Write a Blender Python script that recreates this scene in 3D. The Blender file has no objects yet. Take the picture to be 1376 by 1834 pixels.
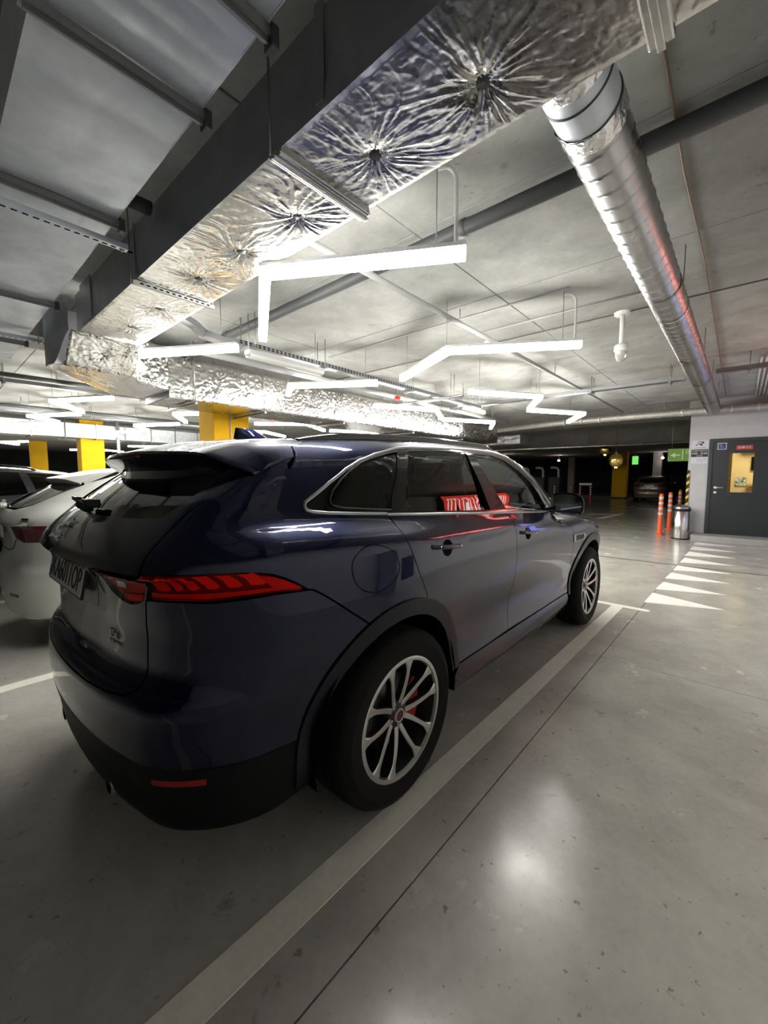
import bpy, bmesh, math, random
import numpy as np
from mathutils import Vector, Matrix
from mathutils.geometry import delaunay_2d_cdt

scene = bpy.context.scene
COL = scene.collection
random.seed(7)
rng = np.random.default_rng(7)

# ------------------------------------------------------------------ camera
def make_camera():
    yaw, pitch, roll = 0.720431, -0.084316, 0.000484
    fw = Vector((-math.sin(yaw)*math.cos(pitch), math.cos(yaw)*math.cos(pitch), math.sin(pitch)))
    r = Vector((math.cos(yaw), math.sin(yaw), 0)); u = r.cross(fw)
    r2 = r*math.cos(roll)+u*math.sin(roll); u2 = u*math.cos(roll)-r*math.sin(roll)
    cam = bpy.data.cameras.new('camera'); ob = bpy.data.objects.new('camera', cam); COL.objects.link(ob)
    m = Matrix((r2, u2, -fw)).transposed().to_4x4(); m.translation = Vector((2.0075, -1.3279, 1.4224))
    ob.matrix_world = m
    cam.sensor_fit = 'HORIZONTAL'; cam.sensor_width = 36.0; cam.lens = 36.0*728.85/1376
    cam.clip_start = .02; cam.clip_end = 200
    scene.camera = ob
make_camera()

# ------------------------------------------------------------------ world, exposure
world = bpy.data.worlds.new('garage_dark'); scene.world = world; world.use_nodes = True
bg = world.node_tree.nodes['Background']; bg.inputs['Color'].default_value = (.6, .65, .7, 1); bg.inputs['Strength'].default_value = 0.004
scene.view_settings.view_transform = 'Standard'; scene.view_settings.look = 'None'
scene.view_settings.gamma = 1.0; scene.view_settings.use_curve_mapping = False
scene.view_settings.exposure = 1.65
scene.cycles.max_bounces = 8
LED_POWER = 24.5          # emission strength of the ceiling light lines

# ------------------------------------------------------------------ materials
MATS = {}
def mat(name, color=(.5,.5,.5), rough=.5, metal=0.0, coat=0.0, coat_rough=.03, spec=.5, emit=None, emit_s=0.0, noise=None, bump=None, alpha=1.0, trans=0.0, ior=1.45, noise_col=None, rough_var=None, coord='Object'):
    """principled material; noise=(scale, detail) mixes noise_col in; bump=(scale, strength, distance)"""
    if name in MATS: return MATS[name]
    m = bpy.data.materials.new(name); m.use_nodes = True; nt = m.node_tree
    b = nt.nodes['Principled BSDF']
    b.inputs['Base Color'].default_value = (*color, 1); b.inputs['Roughness'].default_value = rough
    b.inputs['Metallic'].default_value = metal; b.inputs['Coat Weight'].default_value = coat
    b.inputs['Coat Roughness'].default_value = coat_rough; b.inputs['Specular IOR Level'].default_value = spec
    b.inputs['IOR'].default_value = ior; b.inputs['Transmission Weight'].default_value = trans
    b.inputs['Alpha'].default_value = alpha
    if emit: b.inputs['Emission Color'].default_value = (*emit, 1); b.inputs['Emission Strength'].default_value = emit_s
    tc = None
    if noise or bump:
        tc = nt.nodes.new('ShaderNodeTexCoord')
    if noise:
        n = nt.nodes.new('ShaderNodeTexNoise'); n.inputs['Scale'].default_value = noise[0]; n.inputs['Detail'].default_value = noise[1]
        n.inputs['Roughness'].default_value = .65
        nt.links.new(tc.outputs[coord], n.inputs['Vector'])
        r = nt.nodes.new('ShaderNodeValToRGB'); r.color_ramp.elements[0].position = .32; r.color_ramp.elements[1].position = .68
        r.color_ramp.elements[0].color = (*color, 1); r.color_ramp.elements[1].color = (*(noise_col or color), 1)
        nt.links.new(n.outputs['Fac'], r.inputs['Fac']); nt.links.new(r.outputs['Color'], b.inputs['Base Color'])
        if rough_var:
            mr = nt.nodes.new('ShaderNodeMapRange'); mr.inputs['From Min'].default_value = .3; mr.inputs['From Max'].default_value = .7
            mr.inputs['To Min'].default_value = rough_var[0]; mr.inputs['To Max'].default_value = rough_var[1]
            nt.links.new(n.outputs['Fac'], mr.inputs['Value']); nt.links.new(mr.outputs['Result'], b.inputs['Roughness'])
    if bump:
        n2 = nt.nodes.new('ShaderNodeTexNoise'); n2.inputs['Scale'].default_value = bump[0]; n2.inputs['Detail'].default_value = 6
        nt.links.new(tc.outputs[coord], n2.inputs['Vector'])
        bn = nt.nodes.new('ShaderNodeBump'); bn.inputs['Strength'].default_value = bump[1]; bn.inputs['Distance'].default_value = bump[2]
        nt.links.new(n2.outputs['Fac'], bn.inputs['Height']); nt.links.new(bn.outputs['Normal'], b.inputs['Normal'])
    MATS[name] = m
    return m

# ------------------------------------------------------------------ objects
def link(name, me, m=None, parent=None, loc=None, rot=None):
    o = bpy.data.objects.new(name, me); COL.objects.link(o)
    if m is not None and me is not None and len(me.materials) == 0: me.materials.append(m)
    if parent is not None: o.parent = parent
    if loc is not None: o.location = loc
    if rot is not None: o.rotation_euler = rot
    return o
def tag(o, label, cat, group=None):
    o['label'] = label; o['category'] = cat
    if group: o['group'] = group
    return o
def struct(o, label=None):
    o['kind'] = 'structure'
    if label: o['label'] = label
    return o
def thing(name, label, cat, loc=(0,0,0), rz=0, group=None):
    o = bpy.data.objects.new(name, None); COL.objects.link(o); o.location = loc; o.rotation_euler = (0,0,rz)
    o.empty_display_size = .1
    return tag(o, label, cat, group)
def copy_tree(o, parent=None):
    c = o.copy(); COL.objects.link(c); c.parent = parent
    if parent is not None: c.matrix_parent_inverse = o.matrix_parent_inverse.copy()
    for ch in list(o.children): copy_tree(ch, c)
    return c

class MB:
    """collects boxes, tubes, lathes and prisms into one mesh"""
    def __init__(s): s.v = []; s.f = []; s.sm = []
    def add(s, vs, fs, smooth=False):
        k = len(s.v); s.v += [tuple(p) for p in vs]; s.f += [tuple(i+k for i in f) for f in fs]; s.sm += [smooth]*len(fs); return s
    def box(s, x0, x1, y0, y1, z0, z1):
        return s.add([(x0,y0,z0),(x1,y0,z0),(x1,y1,z0),(x0,y1,z0),(x0,y0,z1),(x1,y0,z1),(x1,y1,z1),(x0,y1,z1)],
                     [(0,3,2,1),(4,5,6,7),(0,1,5,4),(1,2,6,5),(2,3,7,6),(3,0,4,7)])
    def cbox(s, x0, x1, y0, y1, z0, z1, c=.01):
        """box with its vertical and horizontal edges chamfered"""
        bm = bmesh.new(); bmesh.ops.create_cube(bm, size=1)
        for v in bm.verts: v.co = Vector(((x0+x1)/2+v.co.x*(x1-x0), (y0+y1)/2+v.co.y*(y1-y0), (z0+z1)/2+v.co.z*(z1-z0)))
        bmesh.ops.bevel(bm, geom=list(bm.edges), offset=c, segments=2, affect='EDGES', profile=.5)
        bm.verts.index_update(); s.add([v.co for v in bm.verts], [[v.index for v in f.verts] for f in bm.faces]); bm.free(); return s
    def bar(s, a, b, w, h, up=(0,0,1)):
        """rectangular bar from a to b"""
        a = Vector(a); b = Vector(b); d = (b-a).normalized(); up = Vector(up)
        if abs(d.dot(up)) > .95: up = Vector((1,0,0))
        sx = d.cross(up).normalized()*w/2; sy = sx.cross(d).normalized()*h/2
        vs = [p+i*sx+j*sy for p in (a,b) for i,j in ((-1,-1),(1,-1),(1,1),(-1,1))]
        return s.add(vs, [(0,1,2,3),(7,6,5,4),(0,4,5,1),(1,5,6,2),(2,6,7,3),(3,7,4,0)])
    def tube(s, pts, r, n=10, cap=True, closed=False):
        """round tube along points; r a number or one per point"""
        pts = [Vector(p) for p in pts]; N = len(pts); rs = r if hasattr(r,'__len__') else [r]*N
        k = len(s.v); ref = None; vs = []; fs = []
        for i, p in enumerate(pts):
            if closed: d = (pts[(i+1)%N]-pts[i-1]).normalized()
            else: d = ((pts[min(i+1,N-1)]-pts[max(i-1,0)])).normalized()
            if ref is None:
                ref = Vector((0,0,1)) if abs(d.z) < .9 else Vector((1,0,0))
            e1 = (ref-d*ref.dot(d)).normalized(); e2 = d.cross(e1); ref = e1
            for j in range(n):
                a = 2*math.pi*j/n; vs.append(p+rs[i]*(math.cos(a)*e1+math.sin(a)*e2))
        for i in range(N if closed else N-1):
            for j in range(n):
                i2 = (i+1)%N; fs.append((i*n+j, i*n+(j+1)%n, i2*n+(j+1)%n, i2*n+j))
        s.add(vs, fs, True)
        if cap and not closed:
            s.f.append(tuple(k+j for j in range(n))[::-1]); s.f.append(tuple(k+(N-1)*n+j for j in range(n))); s.sm += [False, False]
        return s
    def lathe(s, prof, n=32, axis='z', c=(0,0,0), close=False, a0=0, a1=2*math.pi):
        """profile [(radius, height)] turned about an axis through c"""
        full = abs(a1-a0) > 6.28; m = len(prof); vs = []; fs = []; K = n if full else n+1
        for i in range(K):
            a = a0+(a1-a0)*i/n
            for r, h in prof:
                p = (r*math.cos(a), r*math.sin(a), h)
                if axis == 'x': p = (h, r*math.cos(a), r*math.sin(a))
                if axis == 'y': p = (r*math.cos(a), h, r*math.sin(a))
                vs.append((p[0]+c[0], p[1]+c[1], p[2]+c[2]))
        for i in range(n):
            i2 = (i+1)%K
            for j in range(m if close else m-1):
                j2 = (j+1)%m; fs.append((i*m+j, i2*m+j, i2*m+j2, i*m+j2))
        return s.add(vs, fs, True)
    def prism(s, poly, d0, d1, axis='z', smooth=False):
        """polygon [(a,b)] extruded between d0 and d1 along an axis ('x': (y,z); 'y': (x,z); 'z': (x,y))"""
        def P(a, b, d): return {'x':(d,a,b),'y':(a,d,b),'z':(a,b,d)}[axis]
        n = len(poly); vs = [P(a,b,d0) for a,b in poly]+[P(a,b,d1) for a,b in poly]
        fs = [tuple(range(n))[::-1], tuple(range(n,2*n))]+[(i,(i+1)%n,n+(i+1)%n,n+i) for i in range(n)]
        return s.add(vs, fs, smooth)
    def grid(s, fn, nu, nv, smooth=True, closed_u=False):
        vs = [fn(i/(nu if closed_u else nu-1), j/(nv-1)) for i in range(nu) for j in range(nv)]
        fs = []
        for i in range(nu if closed_u else nu-1):
            for j in range(nv-1):
                i2 = (i+1)%nu; fs.append((i*nv+j, i2*nv+j, i2*nv+j+1, i*nv+j+1))
        return s.add(vs, fs, smooth)
    def mesh(s, name, fix=True):
        me = bpy.data.meshes.new(name); me.from_pydata(s.v, [], s.f)
        me.polygons.foreach_set('use_smooth', s.sm); me.update()
        if fix:
            bm = bmesh.new(); bm.from_mesh(me); bmesh.ops.recalc_face_normals(bm, faces=bm.faces); bm.to_mesh(me); bm.free()
        return me
    def build(s, name, m, parent=None, loc=None, rot=None, fix=True, auto=None):
        me = s.mesh(name, fix)
        if auto is not None: sharp_edges(me, auto)
        return link(name, me, m, parent, loc, rot)
def sharp_edges(me, deg):
    bm = bmesh.new(); bm.from_mesh(me)
    for e in bm.edges:
        if len(e.link_faces) == 2 and e.calc_face_angle(0) > math.radians(deg): e.smooth = False
    bm.to_mesh(me); bm.free()
def text_mesh(txt, size, depth=.001, spacing=1.0, xscale=1.0, shear=0.0):
    """lettering as a mesh in the xy plane, centred"""
    cu = bpy.data.curves.new('lettering', 'FONT'); cu.body = txt; cu.size = size; cu.extrude = depth; cu.align_x = 'CENTER'; cu.align_y = 'CENTER'
    cu.space_character = spacing; cu.shear = shear; cu.resolution_u = 3
    o = bpy.data.objects.new('lettering', cu); COL.objects.link(o)
    dg = bpy.context.evaluated_depsgraph_get(); dg.update()
    me = bpy.data.meshes.new_from_object(o.evaluated_get(dg)); bpy.data.objects.remove(o); bpy.data.curves.remove(cu)
    me.materials.clear()
    if xscale != 1.0: me.transform(Matrix.Diagonal((xscale,1,1,1)))
    return me
def smooth_table(pts, n=3000):
    """monotone-ish cubic through (t,v) points, returned as a fast lookup"""
    pts=np.array(pts,float); x=pts[:,0]; y=pts[:,1]
    h=np.diff(x); d=np.diff(y)/h; m=np.zeros(len(x))
    for i in range(1,len(x)-1):
        if d[i-1]*d[i]>0:
            w1=2*h[i]+h[i-1]; w2=h[i]+2*h[i-1]; m[i]=(w1+w2)/(w1/d[i-1]+w2/d[i])
    m[0]=d[0]; m[-1]=d[-1]
    t=np.linspace(x[0],x[-1],n); k=np.clip(np.searchsorted(x,t,side='right')-1,0,len(x)-2)
    s=(t-x[k])/h[k]
    v=(2*s**3-3*s**2+1)*y[k]+(s**3-2*s**2+s)*h[k]*m[k]+(-2*s**3+3*s**2)*y[k+1]+(s**3-s**2)*h[k]*m[k+1]
    return lambda q: np.interp(q,t,v)
def rmax(a,b,r):
    u=np.maximum(r+a,0); v=np.maximum(r+b,0)
    return np.minimum(-r,np.maximum(a,b))+np.sqrt(u*u+v*v)
def rmin(a,b,r): return -rmax(-a,-b,r)
def sstep(a,b,x):
    t=np.clip((x-a)/(b-a),0,1); return t*t*(3-2*t)

class CarSurface:
    """closed body of a car as an implicit function (metres; rear axle on the ground at the origin, nose along +y)"""
    def __init__(s, P):
        s.P=P
        s.W=smooth_table(P['side']); s.YR=smooth_table(P['rear']); s.YF=smooth_table(P['nose'])
        s.GW=smooth_table(P['cabin']); s.GR=smooth_table(P['rearglass']); s.GF=smooth_table(P['screen'])
        s.YO=smooth_table(P.get('rear_out',P['rear'])); s.ZR=smooth_table(P['roof']); s.ZT=smooth_table(P['deck'])
    def f(s,x,y,z):
        P=s.P; x=np.abs(x); y,z=np.broadcast_arrays(y,z)
        hb=P['bulge']*np.exp(-(y/.55)**2)*sstep(.15,.45,z)+P['bulge_f']*np.exp(-((y-P['wb'])/.5)**2)*sstep(.15,.45,z)
        xs=s.W(z)+hb-P['tail_taper']*np.maximum(.1-y,0)**2-P['nose_taper']*np.maximum(y-P['wb']-.2,0)**2
        xs=xs-P.get('waist',0)*np.exp(-((y-1.45)/.75)**2)*np.exp(-((z-.62)/.16)**2)
        k=sstep(.24,.46,x); yr=s.YR(z)*(1-k)+s.YO(z)*k+P['rear_crown']*x**2+P['rear_crown4']*x**4
        yf=s.YF(z)-P['nose_crown']*x**2
        side=rmax(x-xs,yr-y,P['rc']); side=rmax(side,y-yf,P['rcf'])
        L=rmax(side,z-(s.ZT(y)-P['deck_crown']*x**2),P['rt'])
        xg=s.GW(z)-P['cab_rt']*np.maximum(.5-y,0)**2-P['cab_ft']*np.maximum(y-1.3,0)**2
        g=rmax(x-xg,(s.GR(z)+P['glass_crown']*x**2)-y,P['rg'])
        g=rmax(g,y-(s.GF(z)-P['screen_crown']*x**2),P['rgf'])
        g=rmax(g,z-(s.ZR(y)-P['roof_crown']*x**2),P['rr'])
        g=np.maximum(g,P['belt0']-z)
        return rmin(L,g,P['blend'])
    def grad(s,p,e=.0015):
        x,y,z=p[...,0],p[...,1],p[...,2]
        g=np.stack([s.f(x+e,y,z)-s.f(x-e,y,z),s.f(x,y+e,z)-s.f(x,y-e,z),s.f(x,y,z+e)-s.f(x,y,z-e)],-1)
        return g/np.maximum(np.linalg.norm(g,axis=-1,keepdims=True),1e-9)
    def cast(s,o,d,t0=0.0,t1=3.0,steps=0):
        """root of f along rays o+t*d (o inside); with steps>0 the first entry from outside"""
        o=np.asarray(o,float); d=np.asarray(d,float)
        if steps:
            ts=np.linspace(t0,t1,steps); lo=np.full(o.shape[0],np.nan); hi=lo.copy()
            prev=s.f(*(o+t0*d).T); done=np.zeros(o.shape[0],bool)
            for i in range(1,steps):
                cur=s.f(*(o+ts[i]*d).T); hit=(~done)&(prev>0)&(cur<=0)
                lo[hit]=ts[i-1]; hi[hit]=ts[i]; done|=hit; prev=cur
            sgn=-1
        else:
            lo=np.full(o.shape[0],t0,float); hi=np.full(o.shape[0],t1,float); sgn=1
        for _ in range(42):
            m=(lo+hi)/2; v=s.f(*(o+m[:,None]*d).T)*sgn
            up=v>0; hi=np.where(up,m,hi); lo=np.where(up,lo,m)
        return o+((lo+hi)/2)[:,None]*d
    # wrap chart: u along the girth (rear centre .. side .. nose centre), z height
    XC=.32; YC=.25; A=1.2
    def wrap_ray(s,u,z):
        P=s.P; u=np.asarray(u,float); z=np.asarray(z,float); XC,YC,A=s.XC,s.YC,s.A; YF=P['wb']+.1
        th=np.clip(-u/A,0,1)*np.pi/2; uf=u-(YF-YC); tf=np.clip(uf/A,0,1)*np.pi/2
        ox=np.full_like(u,XC); oy=YC+np.clip(u,0,YF-YC)
        ox=np.where(u<-A,XC-(-A-u),ox); ox=np.where(uf>A,XC-(uf-A),ox)
        dx=np.where(u<0,np.cos(th),np.cos(tf)); dy=np.where(u<0,-np.sin(th),np.sin(tf))
        return np.stack([ox,oy,z],-1),np.stack([dx,dy,0*z],-1)
    def wrap(s,u,z):
        o,d=s.wrap_ray(u,z); return s.cast(o,d)
    def unwrap(s,p):
        p=np.asarray(p,float); x,y,z=np.abs(p[:,0]),p[:,1],p[:,2]; XC,YC,A=s.XC,s.YC,s.A; YF=s.P['wb']+.1
        u=y-YC
        r=y<YC; u=np.where(r,-A*np.arctan2(YC-y,np.maximum(x-XC,0))/(np.pi/2),u); u=np.where(r&(x<XC),-A-(XC-x),u)
        fr=y>YF; u=np.where(fr,(YF-YC)+A*np.arctan2(y-YF,np.maximum(x-XC,0))/(np.pi/2),u); u=np.where(fr&(x<XC),(YF-YC)+A+(XC-x),u)
        return np.stack([u,z],-1)
    def top(s,x,y):
        o=np.stack([x,y,np.full_like(x,.6)],-1); d=np.zeros_like(o); d[:,2]=1; return s.cast(o,d)

SUV=dict(wb=2.874,bulge=.022,bulge_f=.02,tail_taper=.085,nose_taper=.25,rear_crown=.13,rear_crown4=.12,nose_crown=.25,
 rc=.20,rcf=.3,rt=.085,deck_crown=.10,cab_rt=.085,cab_ft=.12,glass_crown=.16,screen_crown=.18,roof_crown=.075,rg=.10,rgf=.10,rr=.075,blend=.035,belt0=1.12,waist=.018,
 side=[(.10,.78),(.2,.85),(.26,.885),(.32,.905),(.40,.91),(.5,.905),(.6,.912),(.7,.927),(.8,.942),(.9,.95),(.98,.953),(1.06,.951),(1.14,.945),(1.2,.937),(1.26,.925),(1.32,.905),(1.45,.85)],
 rear=[(.10,-.55),(.2,-.82),(.26,-.93),(.30,-.955),(.36,-.968),(.42,-.975),(.5,-.992),(.6,-1.0),(.68,-.998),(.72,-.985),(.76,-.955),(.82,-.936),(.9,-.932),(1.0,-.938),(1.06,-.946),(1.10,-.957),(1.125,-.976),(1.145,-.985),(1.165,-.982),(1.2,-.952),(1.26,-.89),(1.32,-.80),(1.45,-.6)],
 rear_out=[(.10,-.55),(.2,-.82),(.26,-.93),(.30,-.955),(.36,-.968),(.42,-.975),(.5,-.992),(.6,-1.0),(.68,-.998),(.72,-.985),(.76,-.958),(.82,-.942),(.9,-.942),(1.0,-.955),(1.06,-.966),(1.10,-.975),(1.125,-.982),(1.145,-.986),(1.165,-.982),(1.2,-.952),(1.26,-.89),(1.32,-.80),(1.45,-.6)],
 nose=[(.1,3.45),(.25,3.66),(.4,3.72),(.6,3.735),(.8,3.70),(.95,3.55),(1.05,3.3),(1.2,2.9)],
 cabin=[(1.0,.97),(1.15,.925),(1.22,.90),(1.28,.872),(1.36,.837),(1.44,.797),(1.52,.75),(1.58,.716),(1.62,.684),(1.70,.60)],
 rearglass=[(1.0,-1.15),(1.15,-.985),(1.22,-.925),(1.32,-.82),(1.40,-.71),(1.46,-.62),(1.52,-.52),(1.58,-.40),(1.70,-.15)],
 screen=[(1.0,2.85),(1.1,2.68),(1.2,2.50),(1.3,2.32),(1.4,2.13),(1.5,1.92),(1.58,1.71),(1.64,1.5),(1.72,1.1)],
 roof=[(-1.2,1.46),(-.9,1.525),(-.6,1.568),(-.3,1.603),(0,1.63),(.4,1.652),(.8,1.662),(1.2,1.662),(1.6,1.642),(2.0,1.58),(2.6,1.40)],
 deck=[(-1.2,1.30),(-.5,1.315),(0,1.30),(.5,1.275),(1.2,1.235),(1.9,1.19),(2.2,1.15),(2.5,1.155),(2.9,1.13),(3.2,1.08),(3.5,.985),(3.8,.83)])
# ------------------------------------------------------------------ body panels cut from the surface of a car
def densify(loop, h):
    out = []; n = len(loop); loop = [np.asarray(p, float) for p in loop]
    for i in range(n):
        a, b = loop[i], loop[(i+1)%n]; k = max(1, int(math.ceil(np.linalg.norm(b-a)/h)))
        out += [a+(b-a)*j/k for j in range(k)]
    return out
def inside(pts, loops):
    """even-odd test of many points against many loops"""
    r = np.zeros(len(pts), bool); x, y = pts[:,0], pts[:,1]
    for L in loops:
        L = np.asarray(L); a = L; b = np.roll(L, -1, axis=0)
        for (x0,y0),(x1,y1) in zip(a, b):
            if y0 == y1: continue
            c = ((y0 > y) != (y1 > y)) & (x < (x1-x0)*(y-y0)/(y1-y0)+x0); r ^= c
    return r
def panel_geo(S, loops, chart='wrap', grid=.03, step=.02, offset=0.0, flange=.014, centre=False, lean=None):
    """triangles of the surface inside the loops: verts, faces, per-face-corner normals; with a flange turned in at the rim"""
    L = [densify(l, step) for l in loops]
    pts = []; edges = []
    for l in L:
        k = len(pts); n = len(l); pts += l; edges += [(k+i, k+(i+1)%n) for i in range(n)]
    P = np.array(pts); lo = P.min(0); hi = P.max(0)
    gx = np.arange(lo[0]+grid/2, hi[0], grid); gy = np.arange(lo[1]+grid/2, hi[1], grid)
    if len(gx) and len(gy):
        G = np.stack(np.meshgrid(gx, gy, indexing='ij'), -1).reshape(-1, 2); G = G[inside(G, L)]
        if len(G):
            keep = np.ones(len(G), bool)
            for i in range(0, len(P), 64):
                d = np.linalg.norm(G[:,None]-P[None,i:i+64], axis=2).min(1); keep &= d > grid*.45
            pts = pts+list(G[keep])
    co, ed, fa = delaunay_2d_cdt([Vector((p[0],p[1])) for p in pts], edges, [], 0, 1e-6)[:3]
    co = np.array([(c.x,c.y) for c in co]); fa = np.array([f for f in fa if len(f) == 3])
    fa = fa[inside(co[fa].mean(1), L)]
    used = np.unique(fa); mp = np.full(len(co), -1); mp[used] = np.arange(len(used)); co = co[used]; fa = mp[fa]
    p3 = S.wrap(co[:,0], co[:,1]) if chart == 'wrap' else S.top(co[:,0], co[:,1])
    nr = S.grad(p3); p3 = p3+nr*offset
    if lean:      # pane set deeper at its foot: (z foot, z head, depth at the foot)
        k = np.clip((lean[1]-p3[:,2])/(lean[1]-lean[0]), 0, 1.1); p3 = p3-nr*(k*lean[2])[:,None]
        a_ = math.atan2(lean[2], (lean[1]-lean[0])*1.12); ca, sa = math.cos(a_), math.sin(a_); h_ = np.hypot(nr[:,0], nr[:,1])
        nh = h_*ca+nr[:,2]*sa; nz = nr[:,2]*ca-h_*sa; nr = np.stack([nr[:,0]*nh/h_, nr[:,1]*nh/h_, nz], 1)
    # orient
    a, b, c = p3[fa[:,0]], p3[fa[:,1]], p3[fa[:,2]]
    fl = (np.cross(b-a, c-a)*nr[fa[:,0]]).sum(1) < 0
    fa[fl] = fa[fl][:, ::-1]
    V = [p3]; F = [fa]; N = [nr[fa].reshape(-1,3)]
    if flange:
        cnt = {}
        for t in fa:
            for i in range(3):
                e = (int(t[i]), int(t[(i+1)%3])); cnt[tuple(sorted(e))] = (cnt.get(tuple(sorted(e)), (0,))[0]+1, e)
        be = [e for c_, e in cnt.values() if c_ == 1]
        if centre: be = [e for e in be if not (abs(p3[e[0],0]) < 1e-4 and abs(p3[e[1],0]) < 1e-4)]
        if be:
            be = np.array(be); k = len(p3); n = len(be)
            q = np.concatenate([p3[be[:,0]], p3[be[:,1]], p3[be[:,1]]-nr[be[:,1]]*flange, p3[be[:,0]]-nr[be[:,0]]*flange])
            i = np.arange(n); f1 = np.stack([k+i, k+3*n+i, k+2*n+i], 1); f2 = np.stack([k+i, k+2*n+i, k+n+i], 1)
            V.append(q); F += [f1, f2]
            for f in (f1, f2):
                A = np.concatenate([p3, q]); nn = np.cross(A[f[:,1]]-A[f[:,0]], A[f[:,2]]-A[f[:,0]])
                nn /= np.maximum(np.linalg.norm(nn, axis=1, keepdims=True), 1e-9); N.append(np.repeat(nn, 3, axis=0))
    return np.concatenate(V), np.concatenate(F), np.concatenate(N)
def geo_mesh(name, geo, sides=(1,)):
    V, F, N = geo; vs = []; fs = []; ns = []
    for s in sides:
        k = sum(len(v) for v in vs)
        if s > 0: vs.append(V); fs.append(F+k); ns.append(N)
        else:
            vs.append(V*np.array([-1,1,1])); fs.append(F[:, ::-1]+k); ns.append((N*np.array([-1,1,1])).reshape(-1,3,3)[:, ::-1].reshape(-1,3))
    vs = np.concatenate(vs); fs = np.concatenate(fs); ns = np.concatenate(ns)
    me = bpy.data.meshes.new(name); me.from_pydata(vs.tolist(), [], fs.tolist())
    me.polygons.foreach_set('use_smooth', [True]*len(fs)); me.update()
    if len(me.loops) == len(ns): me.normals_split_custom_set(ns.tolist())
    return me
def panel(name, S, loops, m, parent, side=1, **kw):
    """side: 1 right, -1 left, 0 both as two objects, 2 one piece across the middle"""
    geo = panel_geo(S, loops, centre=(side == 2), **kw)
    if side == 2: return link(name, geo_mesh(name, geo, (1,-1)), m, parent)
    if side == 0:
        par = parent if isinstance(parent, (tuple, list)) else (parent, parent)
        return [link(name, geo_mesh(name, geo, (s,)), m, q) for s, q in ((1,par[0]),(-1,par[1]))]
    return link(name, geo_mesh(name, geo, (side,)), m, parent)
def side_uz(S, pts):
    pts = np.array(pts, float); o = np.stack([0*pts[:,0]+.3, pts[:,0], pts[:,1]], 1); d = np.zeros_like(o); d[:,0] = 1
    return [tuple(q) for q in S.unwrap(S.cast(o, d))]
def rear_uz(S, pts):
    pts = np.array(pts, float); o = np.stack([pts[:,0], 0*pts[:,0]+.2, pts[:,1]], 1); d = np.zeros_like(o); d[:,1] = -1
    q = S.unwrap(S.cast(o, d)); return [tuple(v) for v in q]
def top_uz(S, pts):
    pts = np.array(pts, float); return [tuple(v) for v in S.unwrap(S.top(pts[:,0], pts[:,1]))]
def arc(c, r, a0, a1, n=24):
    return [(c[0]+r*math.cos(math.radians(a0+(a1-a0)*i/n)), c[1]+r*math.sin(math.radians(a0+(a1-a0)*i/n))) for i in range(n+1)]
def uz_points(S, loop, off=0.0, h=.02, closed=True):
    L = np.array(densify(loop, h)); 
    if not closed: L = L[:len(L)]
    p = S.wrap(L[:,0], L[:,1]); return p+S.grad(p)*off
def open_line(S, line, off=0.0, h=.02):
    out = []
    for a, b in zip(line[:-1], line[1:]):
        a = np.array(a); b = np.array(b); k = max(1, int(np.linalg.norm(b-a)/h)); out += [a+(b-a)*j/k for j in range(k)]
    out.append(np.array(line[-1])); L = np.array(out); p = S.wrap(L[:,0], L[:,1]); return p+S.grad(p)*off
def strip(name, pts, nrm, w, t, m, parent, side=1, closed=False):
    """flat moulding of width w and height t laid along points on a body"""
    P = np.array(pts); n = len(P); vs = []; fs = []
    T = np.roll(P,-1,0)-np.roll(P,1,0)
    if not closed: T[0] = P[1]-P[0]; T[-1] = P[-1]-P[-2]
    T /= np.linalg.norm(T, axis=1, keepdims=True); B = np.cross(T, nrm); B /= np.linalg.norm(B, axis=1, keepdims=True)
    prof = [(-.5,-.6),(-.5,.3),(-.3,.85),(0,1),(.3,.85),(.5,.3),(.5,-.6)]
    for i in range(n):
        for a, h in prof: vs.append(P[i]+B[i]*a*w+nrm[i]*h*t)
    k = len(prof)
    for i in range(n if closed else n-1):
        i2 = (i+1)%n
        for j in range(k-1): fs.append((i*k+j, i2*k+j, i2*k+j+1, i*k+j+1))
    if not closed: fs += [tuple(range(k)), tuple(range((n-1)*k, n*k))[::-1]]
    vs = np.array(vs)
    if side < 0: vs = vs*np.array([-1,1,1])
    mb = MB(); mb.add(vs.tolist(), fs, True); return mb.build(name, m, parent, auto=50)

# ------------------------------------------------------------------ car materials
def glass_mat(name, tint, clear, rough=.0, ior=1.55):
    """tinted window pane: part see-through, part mirror by the angle of view"""
    if name in MATS: return MATS[name]
    m = bpy.data.materials.new(name); m.use_nodes = True; nt = m.node_tree; nt.nodes.clear()
    out = nt.nodes.new('ShaderNodeOutputMaterial'); tr = nt.nodes.new('ShaderNodeBsdfTransparent'); tr.inputs['Color'].default_value = (*[c*clear for c in tint], 1)
    gl = nt.nodes.new('ShaderNodeBsdfGlossy'); gl.inputs['Roughness'].default_value = rough; gl.inputs['Color'].default_value = (1,1,1,1)
    fr = nt.nodes.new('ShaderNodeFresnel'); fr.inputs['IOR'].default_value = ior
    mx = nt.nodes.new('ShaderNodeMixShader'); nt.links.new(fr.outputs['Fac'], mx.inputs['Fac'])
    nt.links.new(tr.outputs[0], mx.inputs[1]); nt.links.new(gl.outputs[0], mx.inputs[2]); nt.links.new(mx.outputs[0], out.inputs['Surface'])
    MATS[name] = m; return m
def paint_mat(name, color, metal=.35, rough=.32, coat=1.0):
    return mat(name, color, rough=rough, metal=metal, coat=coat, coat_rough=.012, spec=.0)
M_BLACKGLOSS = mat('black_gloss', (.004,.004,.005), .08, coat=.6)
M_BLACKPLASTIC = mat('black_plastic', (.012,.012,.013), .5, bump=(400,.15,.0006))
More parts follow.
